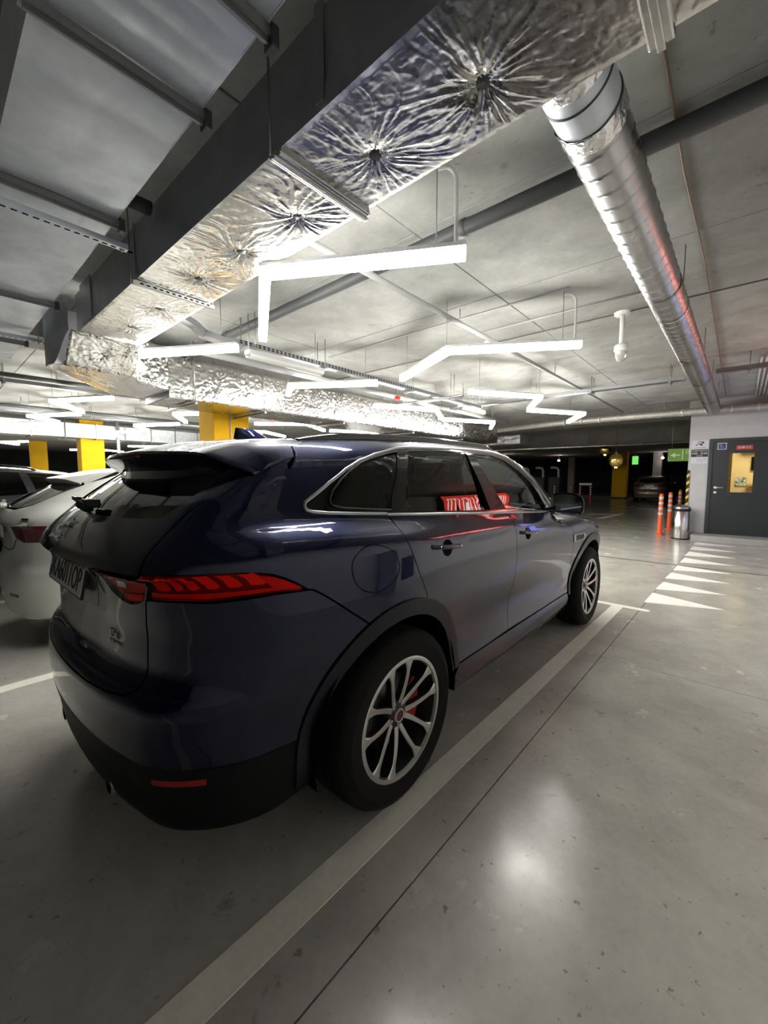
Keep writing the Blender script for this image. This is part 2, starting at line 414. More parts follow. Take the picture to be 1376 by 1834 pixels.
M_RUBBER = mat('tyre_rubber', (.007,.007,.007), .75, spec=.25, bump=(180,.2,.0008))
M_DARKINNER = mat('dark_inner', (.004,.004,.004), .9, spec=.1)
M_CHROME = mat('chrome', (.75,.76,.78), .09, metal=1.0)
M_SATIN = mat('satin_trim', (.42,.43,.45), .28, metal=1.0)
M_ALLOY = mat('diamond_cut_alloy', (.62,.61,.59), .30, metal=.9)
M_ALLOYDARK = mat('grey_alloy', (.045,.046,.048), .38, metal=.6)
M_DISC = mat('brake_disc', (.10,.10,.10), .4, metal=.9)
M_SEAT = mat('seat_leather', (.012,.012,.013), .5)
M_PLATE = mat('number_plate_white', (.62,.63,.62), .35)
M_PLATETEXT = mat('number_plate_black', (.01,.01,.012), .5)
M_PLATEBLUE = mat('number_plate_blue', (.02,.06,.35), .4)
M_WINDOW = glass_mat('tinted_window', (.78,.9,.85), .55)
M_WINDOWDARK = glass_mat('privacy_window', (.8,.85,.9), .10)
M_WINDOWCLEAR = glass_mat('clear_window', (.85,.95,.92), .8)
M_LENS = glass_mat('red_lamp_lens', (1.0,.32,.28), .97, ior=1.10)
M_LAMPRED = mat('lamp_red', (.62,.03,.025), .25, coat=.5)
M_LAMPBRIGHT = mat('lamp_red_light', (.95,.08,.06), .25, coat=.6)
M_LAMPDARK = mat('lamp_red_dark', (.16,.008,.008), .3, coat=.5)
M_LAMPCLEAR = mat('lamp_clear', (.75,.75,.72), .15, coat=.5)

# ------------------------------------------------------------------ wheels
def wheel(parent, x, y, side, R=.381, rim=.262, width=.255, spokes='twin', caliper=True, simple=False, alloy=None, cap_red=True):
    """a wheel is a part of its car: tyre, rim, spokes, cap, disc and caliper are its pieces"""
    w = width; alloy = alloy or M_ALLOY
    tyre = MB()
    hw = w/2
    prof = [(rim-.012,-hw+.012),(rim+.004,-hw+.006),(rim+.03,-hw-.002),(rim+.07,-hw-.006),(R-.035,-hw+.002),(R-.014,-hw+.014),(R-.004,-hw+.032)]
    for g in (-.055,-.018,.018,.055):
        prof += [(R,g-.014),(R,g-.006),(R-.008,g-.005),(R-.008,g+.005),(R,g+.006)]
    prof += [(R-.004,hw-.032),(R-.014,hw-.014),(R-.035,hw-.002),(rim+.07,hw+.006),(rim+.03,hw+.002),(rim+.004,hw-.006),(rim-.012,hw-.012)]
    tyre.lathe(prof, n=64 if not simple else 32, axis='x')
    root = tyre.build('wheel', M_RUBBER, parent, loc=(x*side, y, R), auto=35)
    if side < 0: root.rotation_euler = (0,0,math.pi)
    # rim barrel and lip, outer face towards +x
    fx = hw-.006
    lip = MB(); lip.lathe([(rim-.006,fx-.016),(rim+.004,fx-.008),(rim+.004,fx),(rim-.004,fx+.003),(rim-.014,fx+.001),(rim-.018,fx-.012)], n=64, axis='x')
    lip.build('rim_lip', alloy, root, auto=50)
    br = MB(); br.lathe([(rim-.016,fx-.012),(rim-.028,fx-.05),(rim-.034,-hw+.03),(rim-.02,-hw+.012),(.07,-hw+.02)], n=48, axis='x'); br.build('rim_barrel', M_ALLOYDARK, root)
    dk = MB(); dk.lathe([(.04,fx-.10),(.06,fx-.095),(.165,fx-.095),(.168,fx-.105),(.168,fx-.118),(.06,fx-.12)], n=40, axis='x'); dk.build('brake_disc', M_DISC, root)
    if caliper:
        ca = MB()
        pr = arc((0,0), .19, -35, 35, 8)+arc((0,0), .115, 35, -35, 8); ca.prism(pr, fx-.13, fx-.07, 'x'); ca.build('brake_caliper', mat('caliper_red' if caliper == 'red' else 'caliper_grey', (.45,.03,.02) if caliper == 'red' else (.06,.06,.06), .4), root)
    # spokes
    def spoke(a, a_in, wi, wo, r0=.045, r1=rim-.010, dish=.034):
        n = 9; top = []; vs = []; fs = []
        for i in range(n):
            t = i/(n-1); r = r0+(r1-r0)*t; ang = a_in+(a-a_in)*(t**.75); wd = (wi*(1-t)+wo*max(0,(t-.72)/.28)**1.6+(.0175)*t)/1.0 if wo else wi
            xx = fx-dish*(1-t)**1.5-.004; ca_, sa = math.cos(ang), math.sin(ang); tx, ty = -sa, ca_
            for s_, dx in ((-1,-.004),(-.72,0),(.72,0),(1,-.004),(.8,-.034),(-.8,-.034)):
                vs.append((xx+dx, r*ca_+tx*s_*wd*.5, r*sa+ty*s_*wd*.5))
        for i in range(n-1):
            for j in range(6): fs.append((i*6+j, i*6+(j+1)%6, (i+1)*6+(j+1)%6, (i+1)*6+j))
        fs += [tuple(range(6)), tuple(range((n-1)*6, n*6))[::-1]]
        return vs, fs
    if spokes == 'twin':
        me = None
        for k in range(5):
            for q in (-1,1):
                a = math.radians(90+72*k+4); mb = MB(); vs, fs = spoke(a+q*math.radians(13.5), a+q*math.radians(24), .026, .052)
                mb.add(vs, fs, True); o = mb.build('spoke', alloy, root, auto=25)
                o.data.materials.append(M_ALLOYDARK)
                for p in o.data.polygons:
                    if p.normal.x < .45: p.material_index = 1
    else:
        for k in range(spokes):
            a = math.radians(90+360/spokes*k); mb = MB(); vs, fs = spoke(a, a, .045, .04); mb.add(vs, fs, True); mb.build('spoke', alloy, root, auto=25)
    hb = MB(); hb.lathe([(.004,fx-.034),(.05,fx-.036),(.062,fx-.042),(.066,fx-.075)], n=32, axis='x'); hb.build('hub', M_ALLOYDARK, root)
    cp = MB(); cp.lathe([(.0005,fx-.026),(.018,fx-.026),(.024,fx-.0262),(.026,fx-.024),(.0295,fx-.025),(.030,fx-.036)], n=28, axis='x')
    cpo = cp.build('centre_cap', alloy, root)
    if cap_red:
        c2 = MB(); c2.lathe([(.0005,fx-.0245),(.019,fx-.025),(.023,fx-.027)], n=24, axis='x'); c2.build('cap_badge', mat('cap_badge', (.16,.02,.02), .3, metal=.4), cpo) if False else None
        cpo.data.materials.append(mat('cap_badge', (.16,.03,.03), .3, metal=.4))
        for p in cpo.data.polygons:
            c = p.center
            if math.hypot(c.y, c.z) < .0225: p.material_index = 1
    for k in range(5):
        a = math.radians(90+72*k+36); nb = MB(); nb.lathe([(.0005,fx-.035),(.008,fx-.035),(.010,fx-.05)], n=8, axis='x', c=(0,.045*math.cos(a),.045*math.sin(a))); nb.build('wheel_nut', M_SATIN, root)
    return root
# ------------------------------------------------------------------ the dark blue sport utility car
def build_suv():
    S = CarSurface(SUV)
    car = thing('suv', 'dark blue sport utility car with black roof rails and red slim tail lamps', 'car')
    PAINT = paint_mat('midnight_blue_paint', (.0028,.0052,.032), metal=.8, rough=.36)
    s_ = lambda *p: side_uz(S, p); r_ = lambda *p: rear_uz(S, p); t_ = lambda *p: top_uz(S, p)
    RA = (0,.385); FA = (2.874,.385); G = .0025
    # lines on the body, drawn in the side view (y,z), rear view (x,z) or plan (x,y)
    dlo_rear = [(.0,1.266),(-.175,1.276),(-.30,1.285),(-.364,1.293),(-.384,1.300),(-.391,1.316),(-.382,1.331),(-.331,1.357),(-.251,1.401),(-.142,1.457),(-.051,1.495),(.06,1.528),(.198,1.558),(.33,1.576)]
    dlo_top = [(.609,1.588),(1.04,1.600),(1.288,1.597),(1.465,1.573),(1.64,1.509),(1.80,1.415),(1.93,1.318),(2.05,1.215),(2.09,1.165)]
    dlo_belt = [(1.868,1.168),(1.039,1.211),(.333,1.249)]
    dlo = dlo_rear+dlo_top+dlo_belt
    roof_edge = [(.63,1.25),(.63,1.0),(.63,.6),(.63,.2),(.625,-.05),(.60,-.2),(.575,-.255)]
    pillar_edge = [(.715,2.40),(.70,2.25),(.675,2.0),(.65,1.75),(.635,1.5)]
    tail_seam = [(.575,1.580),(.62,1.562),(.655,1.54),(.685,1.516),(.708,1.482)]        # rear view near the roof
    tail_side = [(-.40,1.455),(-.49,1.437),(-.586,1.402),(-.69,1.352)]                  # side view down the pillar
    tail_low = [(.660,1.314),(.664,1.253),(.674,1.191),(.684,1.162),(.69,1.14)]
    lamp_top = [(.72,1.139),(.755,1.138)]                                              # rear view
    lamp_top_s = [(-.822,1.136),(-.695,1.133),(-.649,1.128),(-.608,1.119),(-.569,1.102),(-.529,1.079),(-.488,1.050)]
    lamp_bot_s = [(-.599,1.056),(-.693,1.052),(-.772,1.047)]
    lamp_bot = [(.745,1.049),(.69,1.047),(.645,1.045)]
    bump_seam = [(-.47,1.044),(-.422,1.013),(-.31,.929),(-.190,.838)]
    rdoor_seam = [(.004,1.262),(.013,1.207),(.032,1.117),(.086,1.004),(.143,.911),(.17,.838)]
    bgap = [(1.105,1.206),(1.14,1.137),(1.155,1.046),(1.168,.928),(1.173,.749),(1.168,.63),(1.175,.529),(1.165,.43)]
    fdoor = [(2.13,1.152),(2.24,1.05),(2.285,.968),(2.34,.83),(2.365,.65),(2.36,.43)]
    def sh(pts, dy, dz=0): return [(a+dy, b+dz) for a, b in pts]
    # quarter, roof pillar and cant rail in one pressing
    AR = .462
    a_seam = math.degrees(math.atan2(.838-.385, -.190)); a_door = math.degrees(math.atan2(.838-.385, .17))
    q = s_(*dlo_rear)+s_(*dlo_top)+t_(*pillar_edge)+t_(*roof_edge)+r_(*tail_seam)+s_(*tail_side)+r_(*tail_low)+r_(*lamp_top)+s_(*lamp_top_s)+s_(*sh(bump_seam, G, G))+s_(*arc(RA, AR, a_seam-.4, a_door+.4, 10))+s_(*sh(rdoor_seam[::-1], -G))
    fuel_c = (-.172, 1.070); fr = .0
    fc = np.array(s_(fuel_c))[0]
    fl = [(-.305,1.092),(-.29,1.128),(-.25,1.155),(-.205,1.166),(-.155,1.160),(-.105,1.142),(-.065,1.110),(-.047,1.060),(-.065,1.02),(-.105,.992),(-.16,.978),(-.21,.982),(-.26,1.003),(-.295,1.045)]
    def smooth_loop(l, k=3):
        l = np.array(l); n = len(l); out = []
        for i in range(n):
            p0, p1, p2, p3 = l[i-1], l[i], l[(i+1)%n], l[(i+2)%n]
            for j in range(k):
                t = j/k; out.append(tuple(.5*((2*p1)+(-p0+p2)*t+(2*p0-5*p1+4*p2-p3)*t*t+(-p0+3*p1-3*p2+p3)*t**3)))
        return out
    fl = smooth_loop(fl); cen = np.mean(fl, axis=0)
    flin = [tuple(cen+(np.array(p)-cen)*.965) for p in fl]
    panel('side_panel', S, [q, s_(*fl)], PAINT, car, side=0)
    ff = panel('fuel_flap', S, [s_(*flin)], PAINT, car, side=1)
    # roof, windscreen, bonnet
    def edge_x(pts): return pts
    roof = [(0,-.262),(.3,-.262),(.5,-.260),(.572,-.257)]+[(x-.003,y) for x, y in roof_edge[::-1][1:]]+[(.632,1.44),(.5,1.50),(.3,1.535),(0,1.55)]
    panel('roof', S, [roof], PAINT, car, side=2, chart='top')
    ws = [(0,1.556),(.3,1.541),(.5,1.506),(.632,1.447)]+[(x-.004,y) for x, y in pillar_edge[::-1]]+[(.5,2.47),(.25,2.51),(0,2.52)]
    panel('windscreen', S, [ws], M_WINDOWCLEAR, car, side=2, chart='top', grid=.05)
    hood_edge = [(.80,2.42),(.80,2.7),(.79,3.0),(.76,3.25),(.70,3.45)]
    hood = [(0,2.53),(.25,2.52),(.5,2.48),(.715,2.41)]+[(x-.003,y) for x, y in hood_edge]+[(.45,3.55),(0,3.60)]
    panel('bonnet', S, [hood], PAINT, car, side=2, chart='top', grid=.05)
    # doors
    a1 = 8
    rd = s_(*dlo_belt[::-1][:1])
    rdoor = s_((.012,1.258),(.333,1.243),(1.039,1.205))+s_(*sh(bgap, -G))+s_((.9,.425),(.53,.43))+s_(*arc(RA, AR, 8, a_door-.5, 12))+s_(*sh(rdoor_seam[::-1], G)[:-1])
    fdoor_l = s_((1.11,1.200),(1.868,1.162),(2.09,1.156))+s_(*sh(fdoor, -G))+s_((1.8,.425))+s_(*sh(bgap[::-1], G))
    rds = panel('rear_door', S, [rdoor], PAINT, car, side=0)
    fds = panel('front_door', S, [fdoor_l], PAINT, car, side=0)
    fend = t_(*[(x+.002,y) for x, y in hood_edge])+s_((3.40,.80),(3.40,.55))+s_(*arc(FA, AR, 18, 172, 24))+s_((2.40,.43))+s_(*sh(fdoor[::-1], G))+t_((.79,2.28))
    panel('front_wing', S, [fend], PAINT, car, side=0)
    sill = s_((.53,.42),(1.2,.415),(1.8,.415),(2.34,.42),(2.38,.36),(2.34,.27),(1.6,.255),(.9,.265),(.50,.28),(.48,.36))
    panel('sill', S, [sill], PAINT, car, side=0)
    nose_u = (S.P['wb']+.1-S.YC)+S.A+S.XC
    fb = s_((3.405,.80),(3.405,.55))+s_(*arc(FA, AR, 17, -18, 8))
    u0 = fb[0][0]
    fbl = fb+[(nose_u-.6,.24),(nose_u,.22),(nose_u,.78),(nose_u-.5,.80)]
    panel('front_bumper', S, [fbl], PAINT, car, side=2, grid=.06)
    panel('headlamp', S, [[(u0+.03,.80),(nose_u-.5,.805),(nose_u-.45,.90),(u0+.15,.95)]], M_LAMPCLEAR, car, side=0, grid=.05)
    panel('radiator_grille', S, [[(nose_u-.44,.83),(nose_u,.83),(nose_u,.935),(nose_u-.44,.93)]], M_BLACKPLASTIC, car, side=2, grid=.05)
    # rear: tailgate, glass, lamps, bumper
    seam_in = [(x-.005,z) for x, z in tail_seam]; side_in = [(y-.006,z-.004) for y, z in tail_side]; low_in = [(x-.006,z) for x, z in tail_low]
    tg_low = [(.668,1.09),(.636,1.035),(.610,.955),(.601,.87),(.599,.78),(.578,.740),(.53,.722),(.44,.712),(.296,.706),(.1,.703),(0,.702)]
    UC = -S.A-S.XC
    glass = r_((.55,1.285),(.575,1.30),(.60,1.37),(.605,1.44),(.56,1.495))+[(UC,1.51),(UC,1.275)]+r_((.25,1.276),(.45,1.28))
    lin = [(.405,1.128),(.45,1.132),(.55,1.133),(.682,1.133),(.662,1.09),(.633,1.042),(.600,1.024),(.554,1.017),(.508,1.024),(.466,1.046),(.425,1.085)]
    tg = [(UC,1.572)]+r_(*seam_in)+s_(*side_in)+r_(*low_in)+r_(*tg_low)
    tgo = panel('tailgate', S, [tg, glass[:-4]+glass[-4:], r_(*lin)], PAINT, car, side=2, grid=.022)
    def shrink(l, k):
        c = np.mean(np.array(l), axis=0); return [tuple(c+(np.array(p)-c)*k) for p in l]
    panel('rear_window', S, [glass], M_WINDOWDARK, tgo, side=2, offset=-.004, flange=0, grid=.04)
    panel('glass_band', S, [shrink(glass, 1.0)], M_BLACKGLOSS, tgo, side=2, offset=-.03, flange=0, grid=.06) if False else None
    # tail lamps: housing, lens, light bars
    louter = r_(*[(a-.001,b-.003) for a, b in lamp_top])+s_(*[(a-.004,b-.004) for a, b in lamp_top_s])+s_(*[(a,b+.004) for a, b in lamp_bot_s])+r_(*[(a,b+.004) for a, b in lamp_bot])+r_((.650,1.055),(.675,1.10),(.70,1.132))
    lo = panel('tail_lamp', S, [louter], M_LENS, car, side=0, offset=-.001, grid=.02)
    linner = shrink(r_(*lin), .975)
    li = panel('tailgate_lamp', S, [linner], M_LENS, tgo, side=0, offset=-.001, grid=.02)
    lo_in = panel('lamp_housing', S, [shrink(louter, .97)], M_LAMPDARK, lo, side=0, offset=-.016, flange=0, grid=.03)
    panel('lamp_housing', S, [shrink(linner, .97)], M_LAMPDARK, li, side=0, offset=-.016, flange=0, grid=.03)
    # bright lower band and claw-like bars of the outer lamp
    band = r_((.665,1.068),(.745,1.070))+s_((-.772,1.071),(-.693,1.074),(-.59,1.074),(-.58,1.062),(-.693,1.059),(-.772,1.053))+r_((.745,1.054),(.66,1.052))
    panel('light_band', S, [band], M_LAMPRED, lo, side=0, offset=-.010, flange=0, grid=.02)
    def lu(x=None, y=None, z=1.1):
        return (r_((x,z)) if x is not None else s_((y,z)))[0]
    bars = [(-.965,-.930,1.080),(-.925,-.905,1.082),(-.898,-.874,1.084),(-.866,-.838,1.086),(-.829,-.799,1.088),(-.790,-.756,1.090)]
    for u0_, u1_, zb in bars:
        zt = 1.127
        panel('light_bar', S, [[(u0_-.012,zt),(u1_-.016,zt),(u1_-.002,(zt+zb)/2),(u1_+.006,zb+.004),(u1_-.004,zb-.002),(u0_+.012,zb),(u0_+.002,(zt+zb)/2+.004)]], M_LAMPBRIGHT, lo, side=0, offset=-.007, flange=.006, grid=.02, step=.008)
    tip = s_((-.655,1.118),(-.612,1.109),(-.572,1.094),(-.535,1.074),(-.505,1.056),(-.60,1.066))
    panel('side_marker', S, [tip], M_LAMPRED, lo, side=0, offset=-.006, flange=0, grid=.02)
    rev = r_((.520,1.098),(.565,1.096),(.562,1.074),(.518,1.076))
    rv = panel('reversing_lamp', S, [rev], mat('lamp_smoke', (.12,.10,.10), .2, coat=.5), li, side=0, offset=.002, flange=.003, grid=.02, step=.008)
    band2 = r_((.53,1.048),(.63,1.056),(.62,1.040),(.595,1.032),(.554,1.026),(.515,1.032))
    panel('light_band', S, [band2], M_LAMPRED, li, side=0, offset=-.006, flange=0, grid=.02)
    field = r_((.43,1.122),(.66,1.122),(.645,1.075),(.62,1.060),(.53,1.054),(.48,1.056),(.445,1.085))
    panel('reflector_field', S, [field], mat('lamp_red_mid', (.42,.016,.016), .25, coat=.5), li, side=0, offset=-.009, flange=0, grid=.03)
    # bumper
    bu = r_(*[(a+.003,b-.003) for a, b in lamp_bot[::-1]])+s_(*[(a,b-.006) for a, b in lamp_bot_s[::-1]])+s_((-.50,1.044))+s_(*sh(bump_seam, -G, -G))
    skirt_z = .50
    bu += s_(*arc(RA, AR, a_seam+.5, 165, 16))
    bu += s_((-.55,.505),(-.70,.51))+r_((.70,.515),(.5,.52),(.25,.52))+[(UC,.52),(UC,.697)]+r_((.1,.697),(.296,.700),(.44,.706),(.535,.716),(.585,.735),(.606,.778),(.608,.87),(.617,.955),(.641,1.032))
    bpo = panel('rear_bumper', S, [bu], PAINT, car, side=2, grid=.022)
    sk = s_(*arc(RA, AR, 165.5, 187, 6))+s_((-.47,.31),(-.58,.285),(-.70,.28))+r_((.62,.275),(.45,.275),(.2,.275))+[(UC,.275),(UC,.517)]+r_((.25,.517),(.5,.517),(.70,.512))+s_((-.70,.507),(-.55,.502))
    refl = r_((.655,.470),(.70,.474))+s_((-.79,.476),(-.79,.455))+r_((.70,.452),(.655,.450))
    sko = panel('bumper_skirt', S, [sk, refl], mat('skirt_plastic', (.006,.006,.007), .55, spec=.2), car, side=2, grid=.03)
    panel('rear_reflector', S, [refl], mat('reflector_red', (.30,.006,.008), .25, coat=.6), sko, side=0, grid=.03)
    ld = panel('lower_crease', S, [r_((.0,.60),(.3,.60),(.55,.595),(.55,.585),(.3,.588),(.0,.588))], M_BLACKPLASTIC, bpo, side=2, offset=.002, flange=.003) if False else None
    # inner shell that closes the gaps
    inn = s_((-.30,1.25),(.4,1.22),(1.2,1.18),(2.1,1.12),(2.5,1.08),(3.2,.98),(3.4,.8),(3.4,.5))+s_(*arc(FA, .47, 14, 186, 24))+s_((2.3,.32),(1.4,.30),(.5,.33))+s_(*arc(RA, .47, -6, 190, 24))+s_((-.6,.32))+r_((.60,.32),(.3,.32))+[(UC,.32),(UC,1.24)]+r_((.3,1.24),(.6,1.24))+s_((-.70,1.25))
    panel('inner_body', S, [inn], M_DARKINNER, car, side=0, offset=-.020, flange=0, grid=.08, step=.05)
    fl_ = MB(); fl_.box(-.72,.72,-.70,3.4,.22,.30); fl_.build('underbody', M_DARKINNER, car)
    cab = MB(); cab.box(-.80,.80,-.62,2.35,.98,1.00); cab.build('cabin_floor', M_DARKINNER, car)
    # wheel houses
    for c in (RA, FA):
        for sd in (1,-1):
            wh = MB(); n = 24
            def fn(i, j, c=c, sd=sd):
                a = math.radians(-10+200*i); r = .468 if j < .99 else .30
                x = .93-.35*min(j/.9,1)
                return (sd*x, c[0]+.468*math.cos(a), c[1]+.468*math.sin(a))
            wh.grid(fn, 25, 4); wh.prism(arc(c, .468, -10, 190, 20), sd*.575, sd*.57, 'x'); wh.build('wheel_house', M_DARKINNER, car)
    # arch mouldings
    M_ARCH = mat('arch_moulding', (.004,.005,.012), .38, spec=.25, coat=.25)
    for c, a0, a1 in ((RA, 4, 186), (FA, -4, 178)):
        ring = s_(*arc(c, .520, a0, a1, 40))+s_(*arc(c, .448, a1, a0, 40))
        panel('arch_moulding', S, [ring], M_ARCH, car, side=0, offset=.008, flange=.055, grid=.04)
    # windows
    qg = s_((.225,1.549),(.122,1.529),(.021,1.506),(-.047,1.485),(-.131,1.447),(-.19,1.412),(-.242,1.374),(-.271,1.342),(-.276,1.322),(-.265,1.310),(-.22,1.299),(-.115,1.290),(.030,1.279),(.075,1.351),(.150,1.437))
    rg = s_((.318,1.556),(.62,1.572),(.921,1.577),(.985,1.48),(.97,1.35),(.905,1.226),(.6,1.242),(.145,1.266),(.20,1.38),(.27,1.48))
    rg = s_((.318,1.556),(.62,1.572),(.905,1.578),(.895,1.45),(.897,1.232),(.6,1.246),(.120,1.271),(.18,1.38),(.26,1.48))
    fg = s_((.990,1.572),(1.229,1.572),(1.404,1.541),(1.578,1.471),(1.712,1.387),(1.819,1.300),(1.865,1.205),(1.80,1.180),(1.106,1.218),(1.03,1.40))
    qgo = panel('quarter_window', S, [qg], M_WINDOW, car, side=0, offset=-.004, flange=0, grid=.05)
    panel('side_window', S, [rg], M_WINDOW, rds, side=0, offset=-.003, flange=0, grid=.05, lean=(1.24,1.57,.026))
    panel('side_window', S, [fg], M_WINDOWCLEAR, fds, side=0, offset=-.003, flange=0, grid=.05, lean=(1.24,1.57,.026))
    dl = s_(*dlo)
    fr_ = panel('window_surround', S, [dl, qg, rg, fg], M_BLACKGLOSS, car, side=0, offset=.001, flange=.036, grid=.03)
    # bright line round the windows, and the wide satin corner behind the quarter window
    ol = open_line(S, s_(*dlo_top[::-1])+s_(*dlo_rear[::-1]), .003); nn = S.grad(ol)
    for sd in (1,-1): strip('window_moulding', ol, nn if True else nn, .014, .005, M_SATIN, car, sd)
    bl = open_line(S, s_((.0,1.262),(.333,1.245),(1.039,1.207),(1.868,1.164),(2.08,1.160)), .003); bn = S.grad(bl)
    for sd in (1,-1): strip('belt_moulding', bl, bn, .013, .005, M_SATIN, car, sd)
    qin = open_line(S, [qg[i] for i in range(0,13)], .004); qn = S.grad(qin)
    for sd in (1,-1): strip('window_seal', qin, qn, .009, .004, M_BLACKPLASTIC, car, sd)
    # spoiler
    def spoil():
        mb = MB(); nx = 49; rows = []; HW = .696
        for i in range(nx):
            sg = -1+2*i/(nx-1); x = HW*sg; ax = abs(sg); e = max(0, (ax-.72)/.28); X = abs(x)
            yf = -.265-.095*max(0, (X-.56)/.146)**1.6
            o = S.cast(np.array([[X,yf,.9]]), np.array([[0,0,1.0]]))[0]; zf = o[2]+.002
            yt = -.745+.26*x*x+.075*e**3; zt = 1.530-.050*x*x-.062*e**2
            yg = -.672+.30*x*x+.02*e; zg = 1.405-.012*e
            th = 1-.55*e
            prof = [(yf,zf),(yf+(yt-yf)*.33,zf+(zt-zf)*.27+.010*th),(yf+(yt-yf)*.66,zf+(zt-zf)*.60+.010*th),(yt+.04,zt+.007*th),(yt+.006,zt-.001),(yt,zt-.012*th),(yt+.012,zt-.026*th),(yt+.050,zt-.045*th),(yg-.004,zg+.045*th),(yg-.014,zg+.012),(yg,zg),(yg+.05,zg+.03),(yg+.20,zg+.05),(yf-.02,zf-.06)]
            rows.append([(x,a,b) for a, b in prof])
        n = len(rows[0]); mb.add([p for r in rows for p in r], [(i*n+j,(i+1)*n+j,(i+1)*n+j+1,i*n+j+1) for i in range(nx-1) for j in range(n-1)], True)
        mb.add(rows[0], [tuple(range(n))]); mb.add(rows[-1], [tuple(range(n))[::-1]])
        return mb.build('rear_spoiler', PAINT, tgo, auto=40)
    spoil()
    bl_ = MB(); bl_.bar((-.18,-.742,1.507),(.18,-.742,1.507),.012,.008); bl_.build('high_brake_light', M_LAMPDARK, tgo)
    # shut line between roof and tailgate
    sp = [(x,-.263) for x in np.linspace(0,.57,14)]; p0 = S.top(np.array([a for a, b in sp]), np.array([b for a, b in sp]))
    ts = open_line(S, r_(*tail_seam)+s_(*tail_side[:1]), 0.0); pp = np.concatenate([p0, ts[2:]]); n0 = S.grad(pp); pp = pp+n0*.004
    for sd in (1,-1): strip('tailgate_gap', pp, n0, .006, .0015, M_DARKINNER, tgo, sd)
    # roof rails
    for sd in (1,-1):
        pts = []
        for i in range(41):
            t = i/40; y = -.26+1.78*t; x = .605-.01*math.sin(t*3.14)-.03*max(0,(.12-t)/.12)
            z = float(S.top(np.array([x]), np.array([y]))[0,2]); up = .020*min(1, t/.10, (1-t)/.10)**.8
            pts.append((sd*x, y, z+up))
        mb = MB(); vs = []; fs = []
        for x, y, z in pts:
            for a, b in ((-.015,-.03),(-.015,.0),(-.008,.006),(.008,.006),(.015,0),(.015,-.03)): vs.append((x+a, y, z+b))
        n = 6
        for i in range(40):
            for j in range(n): fs.append((i*n+j, (i+1)*n+j, (i+1)*n+(j+1)%n, i*n+(j+1)%n))
        fs += [tuple(range(n)), tuple(range(40*n, 41*n))]
        mb.add(vs, fs, True); mb.build('roof_rail', M_SATIN if False else M_BLACKGLOSS, car, auto=40)
        ml = []
        for i in range(30):
            t = i/29; y = 1.48+.93*t; x = np.interp(y, [1.4,1.5,1.75,2.0,2.25,2.40], [.633,.635,.65,.675,.70,.715])
            p = S.top(np.array([x]), np.array([y])); n_ = S.grad(p)[0]; ml.append((p[0]+n_*.002, n_))
        strip('pillar_moulding', [m[0] for m in ml], np.array([m[1] for m in ml]), .012, .005, M_CHROME, car, sd)
    # antenna fin
    zf = float(S.top(np.array([0.0]), np.array([-.12]))[0,2])
    an = MB()
    def fin(i, j):
        t = i; a = j*2*math.pi; w = .030*(1-t)**.7+.006; L0, L1 = -.175+.015*t, .055-.115*t**1.5-.0
        c = (L0+L1)/2; h = (L1-L0)/2
        return (w*math.cos(a), -.06+c+h*math.sin(a), zf-.006+.068*t)
    an.grid(lambda i, j: fin(i, j), 9, 25); an.add([fin(1, j/24) for j in range(24)], [tuple(range(24))], True)
    an.build('antenna_fin', PAINT, car, auto=60)
    # wiper at the foot of the rear window
    wp = MB(); wp.cbox(-.055,.055,-.900,-.845,1.300,1.335,.008); w_ = wp.build('wiper_cover', M_BLACKPLASTIC, tgo)
    wp2 = MB(); wp2.bar((-.02,-.905,1.335),(-.30,-.86,1.33),.022,.016); wp2.bar((-.02,-.90,1.318),(.05,-.885,1.30),.03,.03); wp2.build('wiper_arm', M_BLACKPLASTIC, tgo)
    wp3 = MB(); wp3.bar((-.05,-.885,1.318),(-.36,-.845,1.318),.012,.012); wp3.build('wiper_blade', M_BLACKPLASTIC, tgo)
    # number plate
    pm = Matrix.Translation((-.045,-.960,1.040)) @ Matrix.Rotation(math.radians(90-12), 4, 'X')
    def on_plate(name, me, m, parent=None):
        me.transform(pm); return link(name, me, m, parent or car)
    bk = MB(); bk.cbox(-.272,.272,-.064,.064,-.012,-.004,.003); bko = on_plate('number_plate', bk.mesh('number_plate'), M_BLACKPLASTIC)
    pl = MB(); pl.cbox(-.260,.260,-.056,.056,-.006,0,.002); on_plate('plate', pl.mesh('plate'), M_PLATE, bko)
    bd = MB(); bd.box(-.256,-.222,-.052,.052,-.002,.0012); on_plate('blue_band', bd.mesh('blue_band'), M_PLATEBLUE, bko)
    on_plate('flag', MB().box(-.252,-.226,.010,.018,-.001,.0018).mesh('flag'), mat('flag_blue', (.05,.2,.6), .4), bko)
    on_plate('flag', MB().box(-.252,-.226,.002,.010,-.001,.0018).mesh('flag'), mat('flag_yellow', (.8,.6,.05), .4), bko)
    tm = text_mesh('KA6011OP', .125, .0008, 1.0, .80); tm.transform(Matrix.Translation((.018,-.002,.001))); on_plate('lettering', tm, M_PLATETEXT, bko)
    # recess trim behind plate
    rc_ = panel('plate_recess', S, [[(UC,1.115)]+r_((.2,1.115),(.335,1.110),(.30,1.02),(.27,.955),(.1,.945))+[(UC,.945)]], mat('recess_black', (.006,.006,.008), .25, coat=.4), tgo, side=2, offset=.001, flange=.002, grid=.04)
